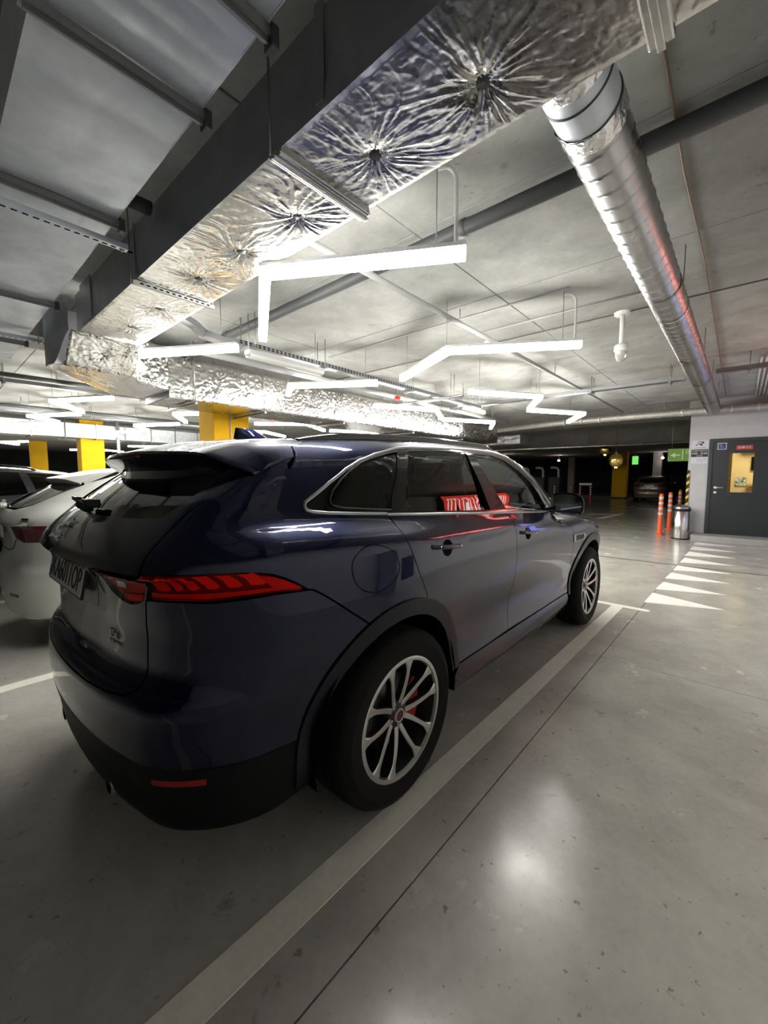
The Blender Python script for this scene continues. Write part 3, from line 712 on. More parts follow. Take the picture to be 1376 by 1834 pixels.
    # leaping emblem, lettering, engine badge
    def on_rear(name, me, x, z, m, off=.003, parent=tgo):
        o = np.array([[abs(x),.2,z]]); p = S.cast(o, np.array([[0,-1.0,0]])); n = S.grad(p)[0]; p = p[0]
        if x < 0: p = p*np.array([-1,1,1]); n = n*np.array([-1,1,1])
        zx = Vector(n); xx = Vector((0,0,1)).cross(zx).normalized(); yy = zx.cross(xx)
        mm = Matrix((xx, yy, zx)).transposed().to_4x4(); mm.translation = Vector(p)+zx*off
        me.transform(mm); return link(name, me, m, parent)
    cat = [(-.070,-.012),(-.060,.000),(-.045,.004),(-.030,.010),(-.010,.012),(.010,.016),(.028,.022),(.040,.030),(.052,.032),(.060,.026),(.058,.020),(.046,.018),(.052,.008),(.068,.006),(.070,.001),(.048,.000),(.034,.006),(.016,.002),(-.006,-.002),(-.020,-.006),(-.028,-.018),(-.044,-.026),(-.050,-.022),(-.036,-.014),(-.036,-.006),(-.050,-.006),(-.060,-.018)]
    em = MB(); em.prism([(a*1.15,b*1.15) for a, b in cat], 0, .006); on_rear('leaping_emblem', em.mesh('leaping_emblem'), -.10, 1.222, M_CHROME)
    on_rear('maker_lettering', text_mesh('JAGUAR', .030, .002, 1.15, 1.25), -.10, 1.186, M_CHROME)
    on_rear('engine_badge', text_mesh('35t', .040, .0018, 1.05, 1.25), .405, .885, M_SATIN)
    on_rear('drive_badge', text_mesh('AWD', .018, .0015, 1.3, 1.9), .405, .855, M_SATIN)
    # exhaust tips
    for sd in (1,-1):
        ex = MB(); ex.lathe([(.034,-.975),(.040,-.972),(.042,-.96),(.042,-.80),(.034,-.80),(.034,-.965)], n=24, axis='y', c=(sd*.34,.03,.315)); e_ = ex.build('exhaust_tip', M_CHROME, car); e_.scale = (1,1,1)
    # door handles
    def handle(y0, y1, z0, z1, sd, parent):
        L = 14; pts = []
        for i in range(L+1):
            t = i/L; y = y0+(y1-y0)*t; z = z0+(z1-z0)*t
            p = S.cast(np.array([[.3,y,z]]), np.array([[1.0,0,0]]))[0]; up = .030*min(1, math.sin(math.pi*min(max(t,.0),1))**.45)
            pts.append((sd*(p[0]+up-.004), y, z))
        mb = MB(); vs = []; fs = []
        for x, y, z in pts:
            for a, b in ((-.5,-.8),(.5,-.8),(1,-.3),(1,.3),(.5,.8),(-.5,.8)): vs.append((x+sd*a*.007, y, z+b*.013))
        for i in range(L):
            for j in range(6): fs.append((i*6+j,(i+1)*6+j,(i+1)*6+(j+1)%6,i*6+(j+1)%6))
        fs += [tuple(range(6)), tuple(range(L*6,(L+1)*6))]
        mb.add(vs, fs, True); h = mb.build('door_handle', PAINT, parent, auto=50)
        bl = []
        cup = s_(*[(.5*(y0+y1)+.045*math.cos(a), .5*(z0+z1)-.008+.040*math.sin(a)) for a in np.linspace(0, 2*math.pi, 20)[:-1]])
        panel('handle_recess', S, [cup], M_DARKINNER, parent, side=sd, offset=.0012, flange=0, grid=.03)
        ch = MB(); ch.bar((pts[2][0]+sd*.0075,pts[2][1],pts[2][2]+.003),(pts[-3][0]+sd*.0075,pts[-3][1],pts[-3][2]+.003),.002,.007); ch.build('handle_trim', M_CHROME, parent)
    for i, sd in enumerate((1,-1)):
        handle(.185,.46,1.108,1.083,sd,rds[i]); handle(1.21,1.47,1.070,1.046,sd,fds[i])
    # wing vent
    for sd in (1,-1):
        v0 = s_((2.315,.940),(2.60,.927),(2.63,.905),(2.60,.868),(2.335,.872))
        vo = panel('wing_vent', S, [v0, shrink(v0,.72)], M_SATIN, car, side=sd, offset=.004, flange=.006, grid=.03)
        panel('vent_mesh', S, [shrink(v0,.78)], M_BLACKPLASTIC, vo, side=sd, offset=.0015, flange=0, grid=.03)
    # mirrors
    for i, sd in enumerate((1,-1)):
        mb = MB(); cx, cy, cz = 1.015, 1.905, 1.225
        def hs(i_, j_):
            ph = i_*2*math.pi; t = j_
            # rounded shell, flat at the back (towards -y)
            rr = math.sin(min(t,.999)*math.pi/2)**.55 if t < 1 else 1
            a = .125*rr; b = .085*rr
            cxs, sx = math.cos(ph), math.sin(ph); e = .62
            X = a*math.copysign(abs(cxs)**e, cxs); Z = b*math.copysign(abs(sx)**e, sx)
            if X < 0: Z *= 1-.12*(-X/.125)
            return (sd*(cx+X), cy+.115*(1-t)**.8-.012*X/.1, cz+Z-.012*X/.125)
        mb.grid(hs, 40, 12, closed_u=True); mo = mb.build('door_mirror', PAINT, fds[i], auto=60)
        def rimf(i_, j_):
            p = hs(i_, 1.0); c = np.array([sd*cx, cy, cz-.0]); q = c+(np.array(p)-c)*np.array([1-.13*j_, 1, 1-.16*j_]); return (q[0], q[1]-.004*(1-j_)+.010*j_, q[2])
        rm = MB(); rm.grid(rimf, 40, 3, closed_u=True); rm.build('mirror_rim', M_BLACKGLOSS, fds[i])
        gm = MB(); gp = [rimf(k/40, 1.0) for k in range(40)]; gm.add(gp, [tuple(range(40))]); gm.build('mirror_glass', mat('mirror_glass', (.82,.85,.86), .01, metal=1.0), fds[i])
        arm = MB(); arm.bar((sd*.86,1.945,1.168),(sd*.95,1.93,1.185),.09,.035); arm.build('mirror_arm', M_BLACKGLOSS, fds[i])
    # wheels
    for y in (0.0, 2.874):
        for sd in (1,-1): wheel(car, .840, y, sd, caliper='red')
    # interior: seats with head restraints, steering wheel, dashboard
    def seat(x, y, w, z0=.95):
        st = MB(); st.cbox(x-w/2,x+w/2,y-.10,y+.42,z0-.10,z0+.05,.05); so = st.build('seat', M_SEAT, car)
        bk = MB(); 
        def fb(i_, j_):
            a = i_*2*math.pi; ww = w*(.5-.07*j_**2); zz = z0+.60*j_; yy = y-.06-.20*j_
            return (x+ww*math.copysign(abs(math.cos(a))**.5, math.cos(a)), yy+.065*math.copysign(abs(math.sin(a))**.5, math.sin(a)), zz)
        bk.grid(fb, 24, 8, closed_u=True); bk.add([fb(k/24,1) for k in range(24)], [tuple(range(24))]); bk.build('backrest', M_SEAT, so)
        hr = MB(); hr.cbox(x-.13,x+.13,y-.325,y-.225,z0+.535,z0+.665,.035); hr.build('head_restraint', M_SEAT, so)
    for x in (.38,-.38): seat(x, 1.30, .50, .86)
    for x in (.40,0,-.40): seat(x, .42, .44, .88)
    db = MB(); db.cbox(-.72,.72,2.02,2.40,.98,1.13,.05); db.build('dashboard', M_BLACKPLASTIC, car)
    sw = MB(); sw.tube([(-.38+.18*math.cos(a), 1.93+.05*math.sin(a), 1.10+.165*math.sin(a)) for a in np.linspace(0,2*math.pi,33)[:-1]], .016, 8, closed=True); sw.build('steering_wheel', M_BLACKPLASTIC, car)
    im = MB(); im.cbox(-.12,.12,1.86,1.89,1.46,1.53,.012); im.build('inner_mirror', M_BLACKPLASTIC, car)
    return car
SUV_CAR = build_suv()
# ------------------------------------------------------------------ the other parked cars
def simple_car(name, label, paint, loc, rz, sc=(.93,.92,.89), lamp=None, plate='', plate_rear=True, low=False, group=None, spoiler=True, rails=False, wagon=False):
    P = dict(SUV); P['bulge'] = .012; P['waist'] = .01
    if wagon: P['rearglass'] = [(1.0,-1.05),(1.15,-.95),(1.22,-.93),(1.32,-.885),(1.40,-.84),(1.46,-.80),(1.52,-.75),(1.58,-.68),(1.70,-.45)]; P['cab_rt'] = .03
    else: P['rearglass'] = [(1.0,-1.15),(1.15,-.985),(1.22,-.91),(1.32,-.77),(1.40,-.62),(1.46,-.50),(1.52,-.38),(1.58,-.26),(1.70,.0)]
    S = CarSurface(P); car = thing(name, label, 'car', loc, rz, group)
    s_ = lambda *p: side_uz(S, p); r_ = lambda *p: rear_uz(S, p)
    kx, ky, kz = sc; K = Matrix.Diagonal((kx,ky,kz,1)); UC = -S.A-S.XC; NU = (P['wb']+.1-S.YC)+S.A+S.XC
    g = .08 if low else .045
    def pan(nm, loops, m, parent, side, **kw):
        kw.setdefault('grid', g); kw.setdefault('step', .05 if low else .03)
        r = panel(nm, S, loops, m, parent, side, **kw)
        for o in (r if isinstance(r, list) else [r]): o.data.transform(K)
        return r
    RA = (0,.42); FA = (2.874,.42)
    dlo = s_((-.20,1.300),(-.26,1.32),(-.18,1.40),(-.02,1.49),(.20,1.545),(.6,1.575),(1.1,1.578),(1.45,1.545),(1.7,1.44),(1.92,1.30),(2.02,1.19),(1.0,1.225),(.3,1.262))
    if wagon: dlo = s_((-.55,1.300),(-.60,1.33),(-.52,1.46),(-.30,1.54),(.15,1.565),(.6,1.575),(1.1,1.578),(1.45,1.545),(1.7,1.44),(1.92,1.30),(2.02,1.19),(1.0,1.225),(.3,1.262))
    roofe = [(.63,1.25),(.63,.6),(.625,.10),(.615,-.04)] if not wagon else [(.63,1.25),(.63,.6),(.625,-.05),(.61,-.2)]; pil = [(.715,2.40),(.70,2.25),(.675,2.0),(.65,1.75),(.635,1.5)]
    lampo = r_((.50,1.10),(.70,1.12))+s_((-.70,1.115),(-.60,1.07),(-.64,1.00),(-.75,.975))+r_((.66,.97),(.54,1.0))
    arch1 = s_(*arc(RA, .45, -14, 194, 26)); arch2 = s_(*arc(FA, .45, 194, -14, 26))
    body = [(UC,1.24)]+r_((.40,1.24),(.56,1.28),(.64,1.40))+s_((-.36,1.48),(-.14,1.55))+top_uz(S, roofe[::-1])+top_uz(S, pil[::-1])+top_uz(S, [(.79,2.5),(.79,2.9),(.76,3.2),(.70,3.42)])+[(NU-.5,.86),(NU,.86),(NU,.26),(NU-.6,.27)]+s_((3.45,.30))+arch2[::-1]+s_((2.2,.27),(1.4,.26),(.6,.27))+arch1+s_((-.60,.30))+r_((.6,.29),(.3,.29))+[(UC,.29)]
    if wagon: body = [(UC,1.24)]+r_((.40,1.24),(.60,1.27),(.62,1.42),(.58,1.52))+top_uz(S, [(.6,-.45)]+roofe[::-1])+top_uz(S, pil[::-1])+top_uz(S, [(.79,2.5),(.79,2.9),(.76,3.2),(.70,3.42)])+[(NU-.5,.86),(NU,.86),(NU,.26),(NU-.6,.27)]+s_((3.45,.30))+arch2[::-1]+s_((2.2,.27),(1.4,.26),(.6,.27))+arch1+s_((-.60,.30))+r_((.6,.29),(.3,.29))+[(UC,.29)]
    bo = pan('body', [body, dlo, lampo], paint, car, 2, flange=.02)
    glass = [(UC,1.255)]+r_((.38,1.255),(.545,1.292),(.60,1.38),(.585,1.46),(.50,1.50))+[(UC,1.515)]
    if wagon: glass = [(UC,1.255)]+r_((.38,1.255),(.57,1.285),(.57,1.42),(.52,1.50))+[(UC,1.52)]
    pan('rear_window', [glass], M_WINDOWDARK, car, 2, flange=0, offset=-.002)
    pan('side_window', [dlo], M_WINDOWDARK, car, 0, flange=0, offset=-.005)
    pillar = s_((.86,1.245),(.95,1.238),(1.00,1.578),(.92,1.578)); pan('door_pillar', [pillar], M_BLACKGLOSS, car, 0, flange=.004, offset=.001)
    if wagon:
        pan('rear_pillar', [s_((-.06,1.28),(.03,1.275),(.10,1.555),(.02,1.55))], paint, car, 0, flange=.004, offset=.001)
    y0 = -.10 if not wagon else -.48
    roof = [(0,y0),(.58,y0+.02)]+[(x-.002,y) for x, y in roofe[::-1]]+[(.632,1.45),(.4,1.51),(0,1.55)]
    pan('roof', [roof], paint, car, 2, chart='top'); pan('windscreen', [[(0,1.555),(.4,1.515),(.632,1.455)]+[(x-.003,y) for x, y in pil[::-1]]+[(.4,2.49),(0,2.52)]], M_WINDOWDARK, car, 2, chart='top', flange=0)
    pan('bonnet', [[(0,2.53),(.4,2.50),(.785,2.42),(.785,2.9),(.755,3.2),(.69,3.42),(0,3.55)]], paint, car, 2, chart='top')
    lo = pan('tail_lamp', [lampo], lamp or mat('dull_red_lamp', (.10,.010,.014), .18, coat=.6), car, 0, flange=.01, offset=.002)
    if not low:
        # tailgate shut line and lower trims as thin grooves
        line = r_((.50,1.235),(.52,1.15),(.50,1.10))
        pts = open_line(S, [(UC,.86)]+r_((.25,.865),(.42,.90),(.50,.965),(.54,.99)), .002); n_ = S.grad(pts)
        for sd in (1,-1):
            o = strip('tailgate_gap', pts, n_, .007, .002, M_DARKINNER, car, sd); o.data.transform(K)
        refl = r_((.42,.50),(.60,.51),(.60,.485),(.42,.475)); pan('rear_reflector', [refl], mat('dull_red_lamp', (.10,.010,.014), .18), car, 0, flange=.006, offset=.004)
        slot = r_((.155,.70),(.175,.70),(.165,.60),(.145,.60)); pan('tow_cover', [slot], M_DARKINNER, car, -1, flange=.0, offset=.003)
        wp = MB(); wp.bar((.02,-.92,1.275),(-.30,-.885,1.30),.03,.02); wp.build('wiper', M_BLACKPLASTIC, car).data.transform(K)
        wc = MB(); wc.lathe([(.001,.02),(.02,.018),(.028,0),(.028,-.03)], 16, 'y', (0,-.915,1.265)); wc.build('wiper_hub', paint, car).data.transform(K)
        badge = MB(); badge.lathe([(.001,.006),(.045,.004),(.05,-.004)], 24, 'y', (0,-.975,1.14)); b_ = badge.build('badge', M_SATIN, car); b_.data.transform(K)
    if spoiler:
        mb = MB(); rows = []; nx = 21
        for i in range(nx):
            sg = -1+2*i/(nx-1); x = .60*sg; e = max(0,(abs(sg)-.75)/.25)
            yt = -.56+.20*x*x+.06*e*e; zt = 1.530-.05*x*x-.03*e*e
            zf = float(S.top(np.array([abs(x)]), np.array([-.095]))[0,2])
            pr = [(-.095,zf),(-.30,(zf+zt)/2+.01),(yt+.03,zt+.006),(yt,zt-.006),(yt+.01,zt-.025),(yt+.06,zt-.06),(-.44,1.455-.02*e)]
            rows.append([(x,a,b) for a, b in pr])
        n = len(rows[0]); mb.add([p for r in rows for p in r], [(i*n+j,(i+1)*n+j,(i+1)*n+j+1,i*n+j+1) for i in range(nx-1) for j in range(n-1)], True)
        mb.add(rows[0], [tuple(range(n))]); mb.add(rows[-1], [tuple(range(n))])
        mb.build('rear_spoiler', paint, car, auto=40).data.transform(K)
    inn = s_((-.30,1.22),(1.2,1.18),(2.1,1.12),(3.2,.95),(3.4,.5))+s_(*arc(FA,.47,10,190,16))+s_((1.4,.30))+s_(*arc(RA,.47,-6,190,16))+r_((.6,.32))+[(UC,.32),(UC,1.22)]
    pan('inner_body', [inn], M_DARKINNER, car, 2, offset=-.03, flange=0, grid=.12, step=.08)
    pl = MB(); pl.cbox(-.26,.26,-.972,-.962,.985,1.095,.003); plo = pl.build('number_plate', M_PLATE, car); plo.data.transform(K)
    if plate:
        tm = text_mesh(plate, .105, .001, 1.0, .8); tm.transform(K @ Matrix.Translation((0,-.974,1.04)) @ Matrix.Rotation(math.pi/2, 4, 'X')); link('lettering', tm, M_PLATETEXT, plo)
    for sd in (1,-1):
        m_ = MB(); m_.cbox(min(sd*.93,sd*1.11),max(sd*.93,sd*1.11),1.90,1.99,1.14,1.27,.035); m_.build('door_mirror', paint, car).data.transform(K)
        h_ = MB(); h_.cbox(min(sd*.955,sd*.985),max(sd*.955,sd*.985),.22,.42,1.075,1.10,.008); h_.build('door_handle', paint, car).data.transform(K)
        h_ = MB(); h_.cbox(min(sd*.955,sd*.985),max(sd*.955,sd*.985),1.22,1.42,1.045,1.07,.008); h_.build('door_handle', paint, car).data.transform(K)
        if rails:
            rl = MB(); rl.tube([(sd*.60,-.1+1.5*t,float(S.top(np.array([.60]),np.array([-.1+1.5*t]))[0,2])+.035*min(1,t/.08,(1-t)/.08)) for t in np.linspace(0,1,16)], .014, 8); rl.build('roof_rail', M_BLACKGLOSS, car).data.transform(K)
        for y in (0, 2.874):
            wh = MB(); wh.prism(arc((y*ky,.33), .40, -20, 200, 16), sd*.50, sd*.52, 'x'); wh.build('wheel_house', M_DARKINNER, car)
            if low:
                wheel(car, .80*kx/.93, y*ky, sd, R=.33, rim=.225, width=.21, spokes=5, caliper=False, simple=True, cap_red=False)
            else: wheel(car, .80*kx/.93, y*ky, sd, R=.34, rim=.232, width=.215, spokes=10, caliper=False, simple=True, cap_red=False)
    fl_ = MB(); fl_.box(-.66,.66,-.62,3.0,.20,.26); fl_.build('underbody', M_DARKINNER, car)
    return car
simple_car('hatchback_car', 'silver grey hatchback with a roof spoiler parked next to the dark blue car', mat('silver_paint', (.66,.66,.63), .4, metal=.1, coat=.8), (-2.90,-.02,0), 0, sc=(.92,.90,.93), plate='')
simple_car('estate_car', 'grey car with dark windows and roof rails beyond the silver hatchback', mat('graphite_paint', (.055,.058,.065), .3, metal=.4, coat=.9), (-5.55,-.40,0), math.pi, sc=(.95,.95,.95), rails=True, spoiler=False, wagon=True)
simple_car('far_car', 'beige brown car seen from behind in the dark far bay beside the yellow column', mat('brown_paint', (.16,.12,.09), .35, metal=.4, coat=.8), (-1.95,26.9,0), 0, sc=(.90,.92,.93), low=True, plate='', lamp=mat('dull_red_lamp', (.10,.010,.014), .18, coat=.6))
# ------------------------------------------------------------------ the garage itself
CZ = 3.13
def concrete(name, base, dark, scale=1.2, rough=.85, bump=.15, stain=None, polish=None, detail=12, specks=None, rust=False):
    """cast or polished concrete: cloudy tone, fine grain, darker blotches of dirt"""
    if name in MATS: return MATS[name]
    m = bpy.data.materials.new(name); m.use_nodes = True; nt = m.node_tree; b = nt.nodes['Principled BSDF']; N = nt.nodes.new; Lk = nt.links.new
    geo = N('ShaderNodeNewGeometry')
    def noise(sc, det, ro=.6, dist=0.0):
        n = N('ShaderNodeTexNoise'); n.inputs['Scale'].default_value = sc; n.inputs['Detail'].default_value = det; n.inputs['Roughness'].default_value = ro; n.inputs['Distortion'].default_value = dist
        Lk(geo.outputs['Position'], n.inputs['Vector']); return n
    def ramp(src, p0, p1, c0, c1):
        r = N('ShaderNodeValToRGB'); e = r.color_ramp.elements; e[0].position = p0; e[1].position = p1; e[0].color = (*c0,1); e[1].color = (*c1,1); Lk(src, r.inputs['Fac']); return r
    def mix(kind, fac, a, b_):
        x = N('ShaderNodeMix'); x.data_type = 'RGBA'; x.blend_type = kind; x.inputs[0].default_value = fac; Lk(a, x.inputs[6]); Lk(b_, x.inputs[7]); return x
    n1 = noise(scale, detail, .62, .3); c = ramp(n1.outputs['Fac'], .30, .70, dark, base).outputs['Color']
    n2 = noise(28, 6, .7); c = mix('MULTIPLY', .35, c, ramp(n2.outputs['Fac'], .3, .7, (.75,.75,.74), (1.08,1.08,1.08)).outputs['Color']).outputs[2]
    n4 = noise(.35, 4, .5); c = mix('MULTIPLY', .6, c, ramp(n4.outputs['Fac'], .35, .65, (.80,.80,.80), (1.1,1.1,1.1)).outputs['Color']).outputs[2]
    if stain:
        n3 = noise(stain[0], 8, .72, .6); c = mix('MULTIPLY', 1.0, c, ramp(n3.outputs['Fac'], stain[1], stain[1]+.10, (1,1,1), stain[2]).outputs['Color']).outputs[2]
        n5 = noise(3.2, 10, .8, 1.2); c = mix('MULTIPLY', .8, c, ramp(n5.outputs['Fac'], .62, .74, (1,1,1), (.88,.87,.85)).outputs['Color']).outputs[2]
    if specks:      # grit, oil drops and scuffs ground into the surface
        for sc_, th_, col_, w_ in specks:
            nn = noise(sc_, 5, .62, .35); c = mix('MULTIPLY', w_, c, ramp(nn.outputs['Fac'], th_, th_+.035, (1,1,1), col_).outputs['Color']).outputs[2]
    if rust:
        nr_ = noise(1.15, 9, .68, .5); c = mix('MULTIPLY', .8, c, ramp(nr_.outputs['Fac'], .675, .73, (1,1,1), (.80,.66,.52)).outputs['Color']).outputs[2]
    Lk(c, b.inputs['Base Color']); b.inputs['Roughness'].default_value = rough
    if polish:
        mr = N('ShaderNodeMapRange'); mr.inputs['From Min'].default_value = .3; mr.inputs['From Max'].default_value = .7; mr.inputs['To Min'].default_value = polish[0]; mr.inputs['To Max'].default_value = polish[1]
        Lk(noise(2.2, 10, .7).outputs['Fac'], mr.inputs['Value']); Lk(mr.outputs['Result'], b.inputs['Roughness'])
    bp = N('ShaderNodeBump'); bp.inputs['Strength'].default_value = bump; bp.inputs['Distance'].default_value = .01
    Lk(noise(9, 10, .7).outputs['Fac'], bp.inputs['Height']); Lk(bp.outputs['Normal'], b.inputs['Normal'])
    MATS[name] = m; return m
M_FLOOR = concrete('polished_concrete', (.55,.54,.495), (.40,.39,.355), 2.6, bump=.06, rust=True, specks=[(16,.655,(.42,.40,.37),.8),(38,.665,(.40,.38,.35),.8),(5.0,.66,(.66,.65,.62),.7)], stain=(5.5,.70,(.70,.68,.65)), polish=(.15,.30))
M_FLOOR.node_tree.nodes['Principled BSDF'].inputs['Specular IOR Level'].default_value = .6
M_CEIL = concrete('cast_concrete', (.385,.385,.365), (.25,.25,.235), 2.6, rough=.9, bump=.35, rust=True, specks=[(20,.67,(.45,.43,.40),.6),(4.0,.66,(.72,.71,.69),.7)], stain=(2.6,.68,(.62,.58,.52)))
M_BEAM = concrete('rough_concrete', (.40,.395,.37), (.27,.265,.25), 3.0, rough=.92, bump=.5, stain=(7,.60,(.55,.54,.52)))
M_HANDLE = mat('handle_steel', (.75,.74,.72), .4, metal=.4)
M_SHADECONC = concrete('shaded_concrete', (.13,.125,.11), (.085,.08,.07), 2.5, rough=.9, bump=.4)  # dimness beyond the last ceiling lights, put into the concrete colour
M_JOINT = mat('joint_filler', (.05,.05,.048), .9)
M_WALL = mat('light_grey_wall', (.52,.52,.53), .75, noise=(3,6), noise_col=(.47,.47,.48), bump=(30,.1,.004))
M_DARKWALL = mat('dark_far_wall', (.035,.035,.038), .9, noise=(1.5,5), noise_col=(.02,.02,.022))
M_LINE = concrete('line_paint', (.97,.95,.87), (.86,.84,.77), 4, rough=.55, bump=.05, stain=(9,.66,(.7,.69,.67)))
M_WHITEPAINT = concrete('fresh_line_paint', (.96,.95,.90), (.90,.89,.84), 4, rough=.5, bump=.05, stain=(11,.70,(.75,.74,.72)))
M_YELLOW = mat('yellow_paint', (.80,.45,.012), .75, spec=.2, noise=(4,8), noise_col=(.70,.38,.010), bump=(25,.08,.004))

def room():
    # floor slabs with sawn joints
    fb = MB(); fb.box(-32,5.2,-9,40,-.12,-.018); floor = fb.build('floor', M_JOINT); struct(floor, 'polished grey concrete floor with sawn joints')
    A = math.radians(-.57)
    def rot(x, y): return (x*math.cos(A)-y*math.sin(A), x*math.sin(A)+y*math.cos(A))
    xs = [-31,-22.8,-16.8,-10.8,-4.8,1.215,4.6]; ys = [-8.5,-3.8,2.19,6.745,6.79,10.9,15,20,26,32,39]
    for i in range(len(xs)-1):
        for j in range(len(ys)-1):
            g = .0028
            if ys[j] == 6.745: continue
            q = [rot(xs[i]+g,ys[j]+g),rot(xs[i+1]-g,ys[j]+g),rot(xs[i+1]-g,ys[j+1]-g),rot(xs[i]+g,ys[j+1]-g)]
            mb = MB(); mb.prism(q, -.018, 0); mb.build('slab', M_FLOOR, floor)
    # ceiling: cast slab seen as formwork fields
    cb = MB(); cb.box(-32,5.2,-9,40,CZ+.02,CZ+.3); ceil = cb.build('ceiling', M_JOINT); struct(ceil, 'bare cast concrete ceiling with formwork seams')
    fx = list(np.arange(-9.9,5.21,2.52)); fy = list(np.arange(-4.0,12.4,1.27))
    pm = None
    for i in range(len(fx)-1):
        for j in range(len(fy)-1):
            if pm is None:
                mb = MB(); mb.cbox(0,2.512,0,1.262,0,.03,.004); pm = mb.mesh('formwork_field'); pm.materials.append(M_CEIL)
            o = bpy.data.objects.new('formwork_field', pm); COL.objects.link(o); o.parent = ceil; o.location = (fx[i]+.004, fy[j]+.004, CZ+random.uniform(-.004,.003))
    far = [(-32,fx[0],-9,40),(fx[0],5.2,fy[-1],40),(fx[0],5.2,-9,fy[0]),(fx[-1],5.2,fy[0],fy[-1])]
    for a, b, c, d in far:
        if b-a > .05: MB().box(a+.003,b-.003,c+.003,d-.003,CZ,CZ+.05).build('formwork_field', M_SHADECONC if c > 12 else M_CEIL, ceil)
    # outer walls
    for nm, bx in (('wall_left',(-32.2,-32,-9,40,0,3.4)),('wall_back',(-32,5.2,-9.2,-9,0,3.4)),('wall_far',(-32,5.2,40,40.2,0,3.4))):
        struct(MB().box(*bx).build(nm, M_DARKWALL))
    struct(MB().box(3.45,3.65,-9,10.65,0,3.13).build('wall_right', mat('white_wall', (.74,.74,.73), .7, noise=(3,6), noise_col=(.70,.70,.69))), 'light grey wall beside the driveway')
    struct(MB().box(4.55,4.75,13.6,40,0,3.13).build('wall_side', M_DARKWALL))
    # office front: wall with door opening and the return wall at its free end
    W0 = 10.65; D = .16
    ow = MB().box(1.03,1.40,W0,W0+D,0,3.13).build('wall_office', M_WALL); struct(ow, 'light grey office wall beside the dark door')
    MB().box(1.40,2.54,W0,W0+D,2.30,3.13).build('lintel', M_WALL, ow)
    MB().box(2.54,4.55,W0,W0+D,0,3.13).build('wall_piece', M_WALL, ow)
    struct(MB().box(1.03,1.03+D,W0+D,13.45,0,3.13).build('wall_office_side', M_WALL))
    struct(MB().box(1.03,4.75,13.45,13.6,0,3.13).build('wall_office_back', mat('office_wall', (.62,.45,.26), .7)))
    MB().box(1.19,4.55,W0+D,13.45,2.75,2.85).build('ceiling_office', mat('office_white', (.7,.66,.58), .7)).__setitem__('kind','structure')
    MB().box(1.19,4.55,W0+D,13.45,.0,.14).build('floor_office', mat('office_floor', (.22,.15,.09), .5)).__setitem__('kind','structure')
    # door
    fr = mat('door_dark_grey', (.030,.036,.040), .38); dl = mat('door_leaf_grey', (.022,.027,.030), .34)
    d = MB(); d.box(1.40,1.47,W0-.03,W0+.10,.14,2.30); do = d.build('door_1', fr); struct(do, 'dark grey metal door with a lit window')
    MB().box(2.47,2.54,W0-.03,W0+.10,.14,2.30).build('door_frame', fr, do); MB().box(1.47,2.47,W0-.03,W0+.10,2.23,2.30).build('door_frame', fr, do)
    leaf = MB(); wx0, wx1, wz0, wz1 = 1.765, 2.18, 1.10, 1.965
    for a, b, c, e in ((1.465,wx0,.142,2.235),(wx1,2.475,.142,2.235),(wx0,wx1,.142,wz0),(wx0,wx1,wz1,2.235)): leaf.box(a,b,W0,W0+.05,c,e)
    leaf.build('door_leaf', dl, do)
    MB().box(wx0,wx1,W0+.02,W0+.026,wz0,wz1).build('door_pane', M_WINDOWCLEAR, do)
    hd = MB(); hd.lathe([(.001,-.012),(.03,-.012),(.032,0)],20,'y',(1.555,W0,1.20)); hd.build('handle_rose', M_HANDLE, do)
    hl = MB(); hl.tube([(1.555,W0-.01,1.20),(1.555,W0-.05,1.20),(1.575,W0-.058,1.20),(1.70,W0-.058,1.20)],.010,10); hl.build('lever_handle', M_HANDLE, do)
    hk = MB(); hk.lathe([(.001,-.012),(.028,-.012),(.03,0)],20,'y',(1.555,W0,1.09)); hk.build('lock_rose', M_HANDLE, do)
    # step in front of the door
    st = MB().cbox(1.20,3.45,10.06,W0,0,.14,.008).build('step', concrete('step_concrete', (.42,.41,.385), (.32,.315,.30), 2.0, rough=.6, bump=.1)); struct(st, 'low concrete step under the office door')
    # header beams
    struct(MB().box(1.03,3.45,10.2,10.65,2.97,3.13).build('trim_1', M_BEAM), 'concrete beam over the office front')
    struct(MB().box(-14,1.03,13.7,14.2,2.48,3.13).build('trim_2', M_SHADECONC), 'concrete beam across the driveway')
    struct(MB().box(-4.35,-3.75,-9,9.5,2.93,3.13).build('trim_3', M_BEAM), 'concrete beam above the foil duct')
room()

# ------------------------------------------------------------------ floor markings
def marking(name, poly, label, cat='floor marking', m=None, group=None, z=.0025):
    mb = MB(); mb.prism(poly, -.001, z); return tag(mb.build(name, m or M_LINE), label, cat, group)
marking('bay_line', [(.862,-4.3),(.980,-4.3),(1.098,3.70),(.988,3.70)], 'long worn white bay line beside the dark blue car')
cap = [(1.30+.045*math.cos(a), 3.735+.045*math.sin(a)) for a in np.linspace(-math.pi/2, math.pi/2, 9)]
marking('bay_end_line', [(.35,3.70),(1.30,3.69)]+cap+[(.35,3.79)], 'white cross line at the end of the bay by the front wheel', m=M_WHITEPAINT)
marking('bay_line', [(-1.755,-4.3),(-1.645,-4.3),(-1.54,3.7),(-1.65,3.7)], 'white bay line between the dark blue car and the silver hatchback')
marking('bay_line', [(-4.395,-4.3),(-4.285,-4.3),(-4.18,3.7),(-4.29,3.7)], 'white bay line between the silver hatchback and the grey estate')
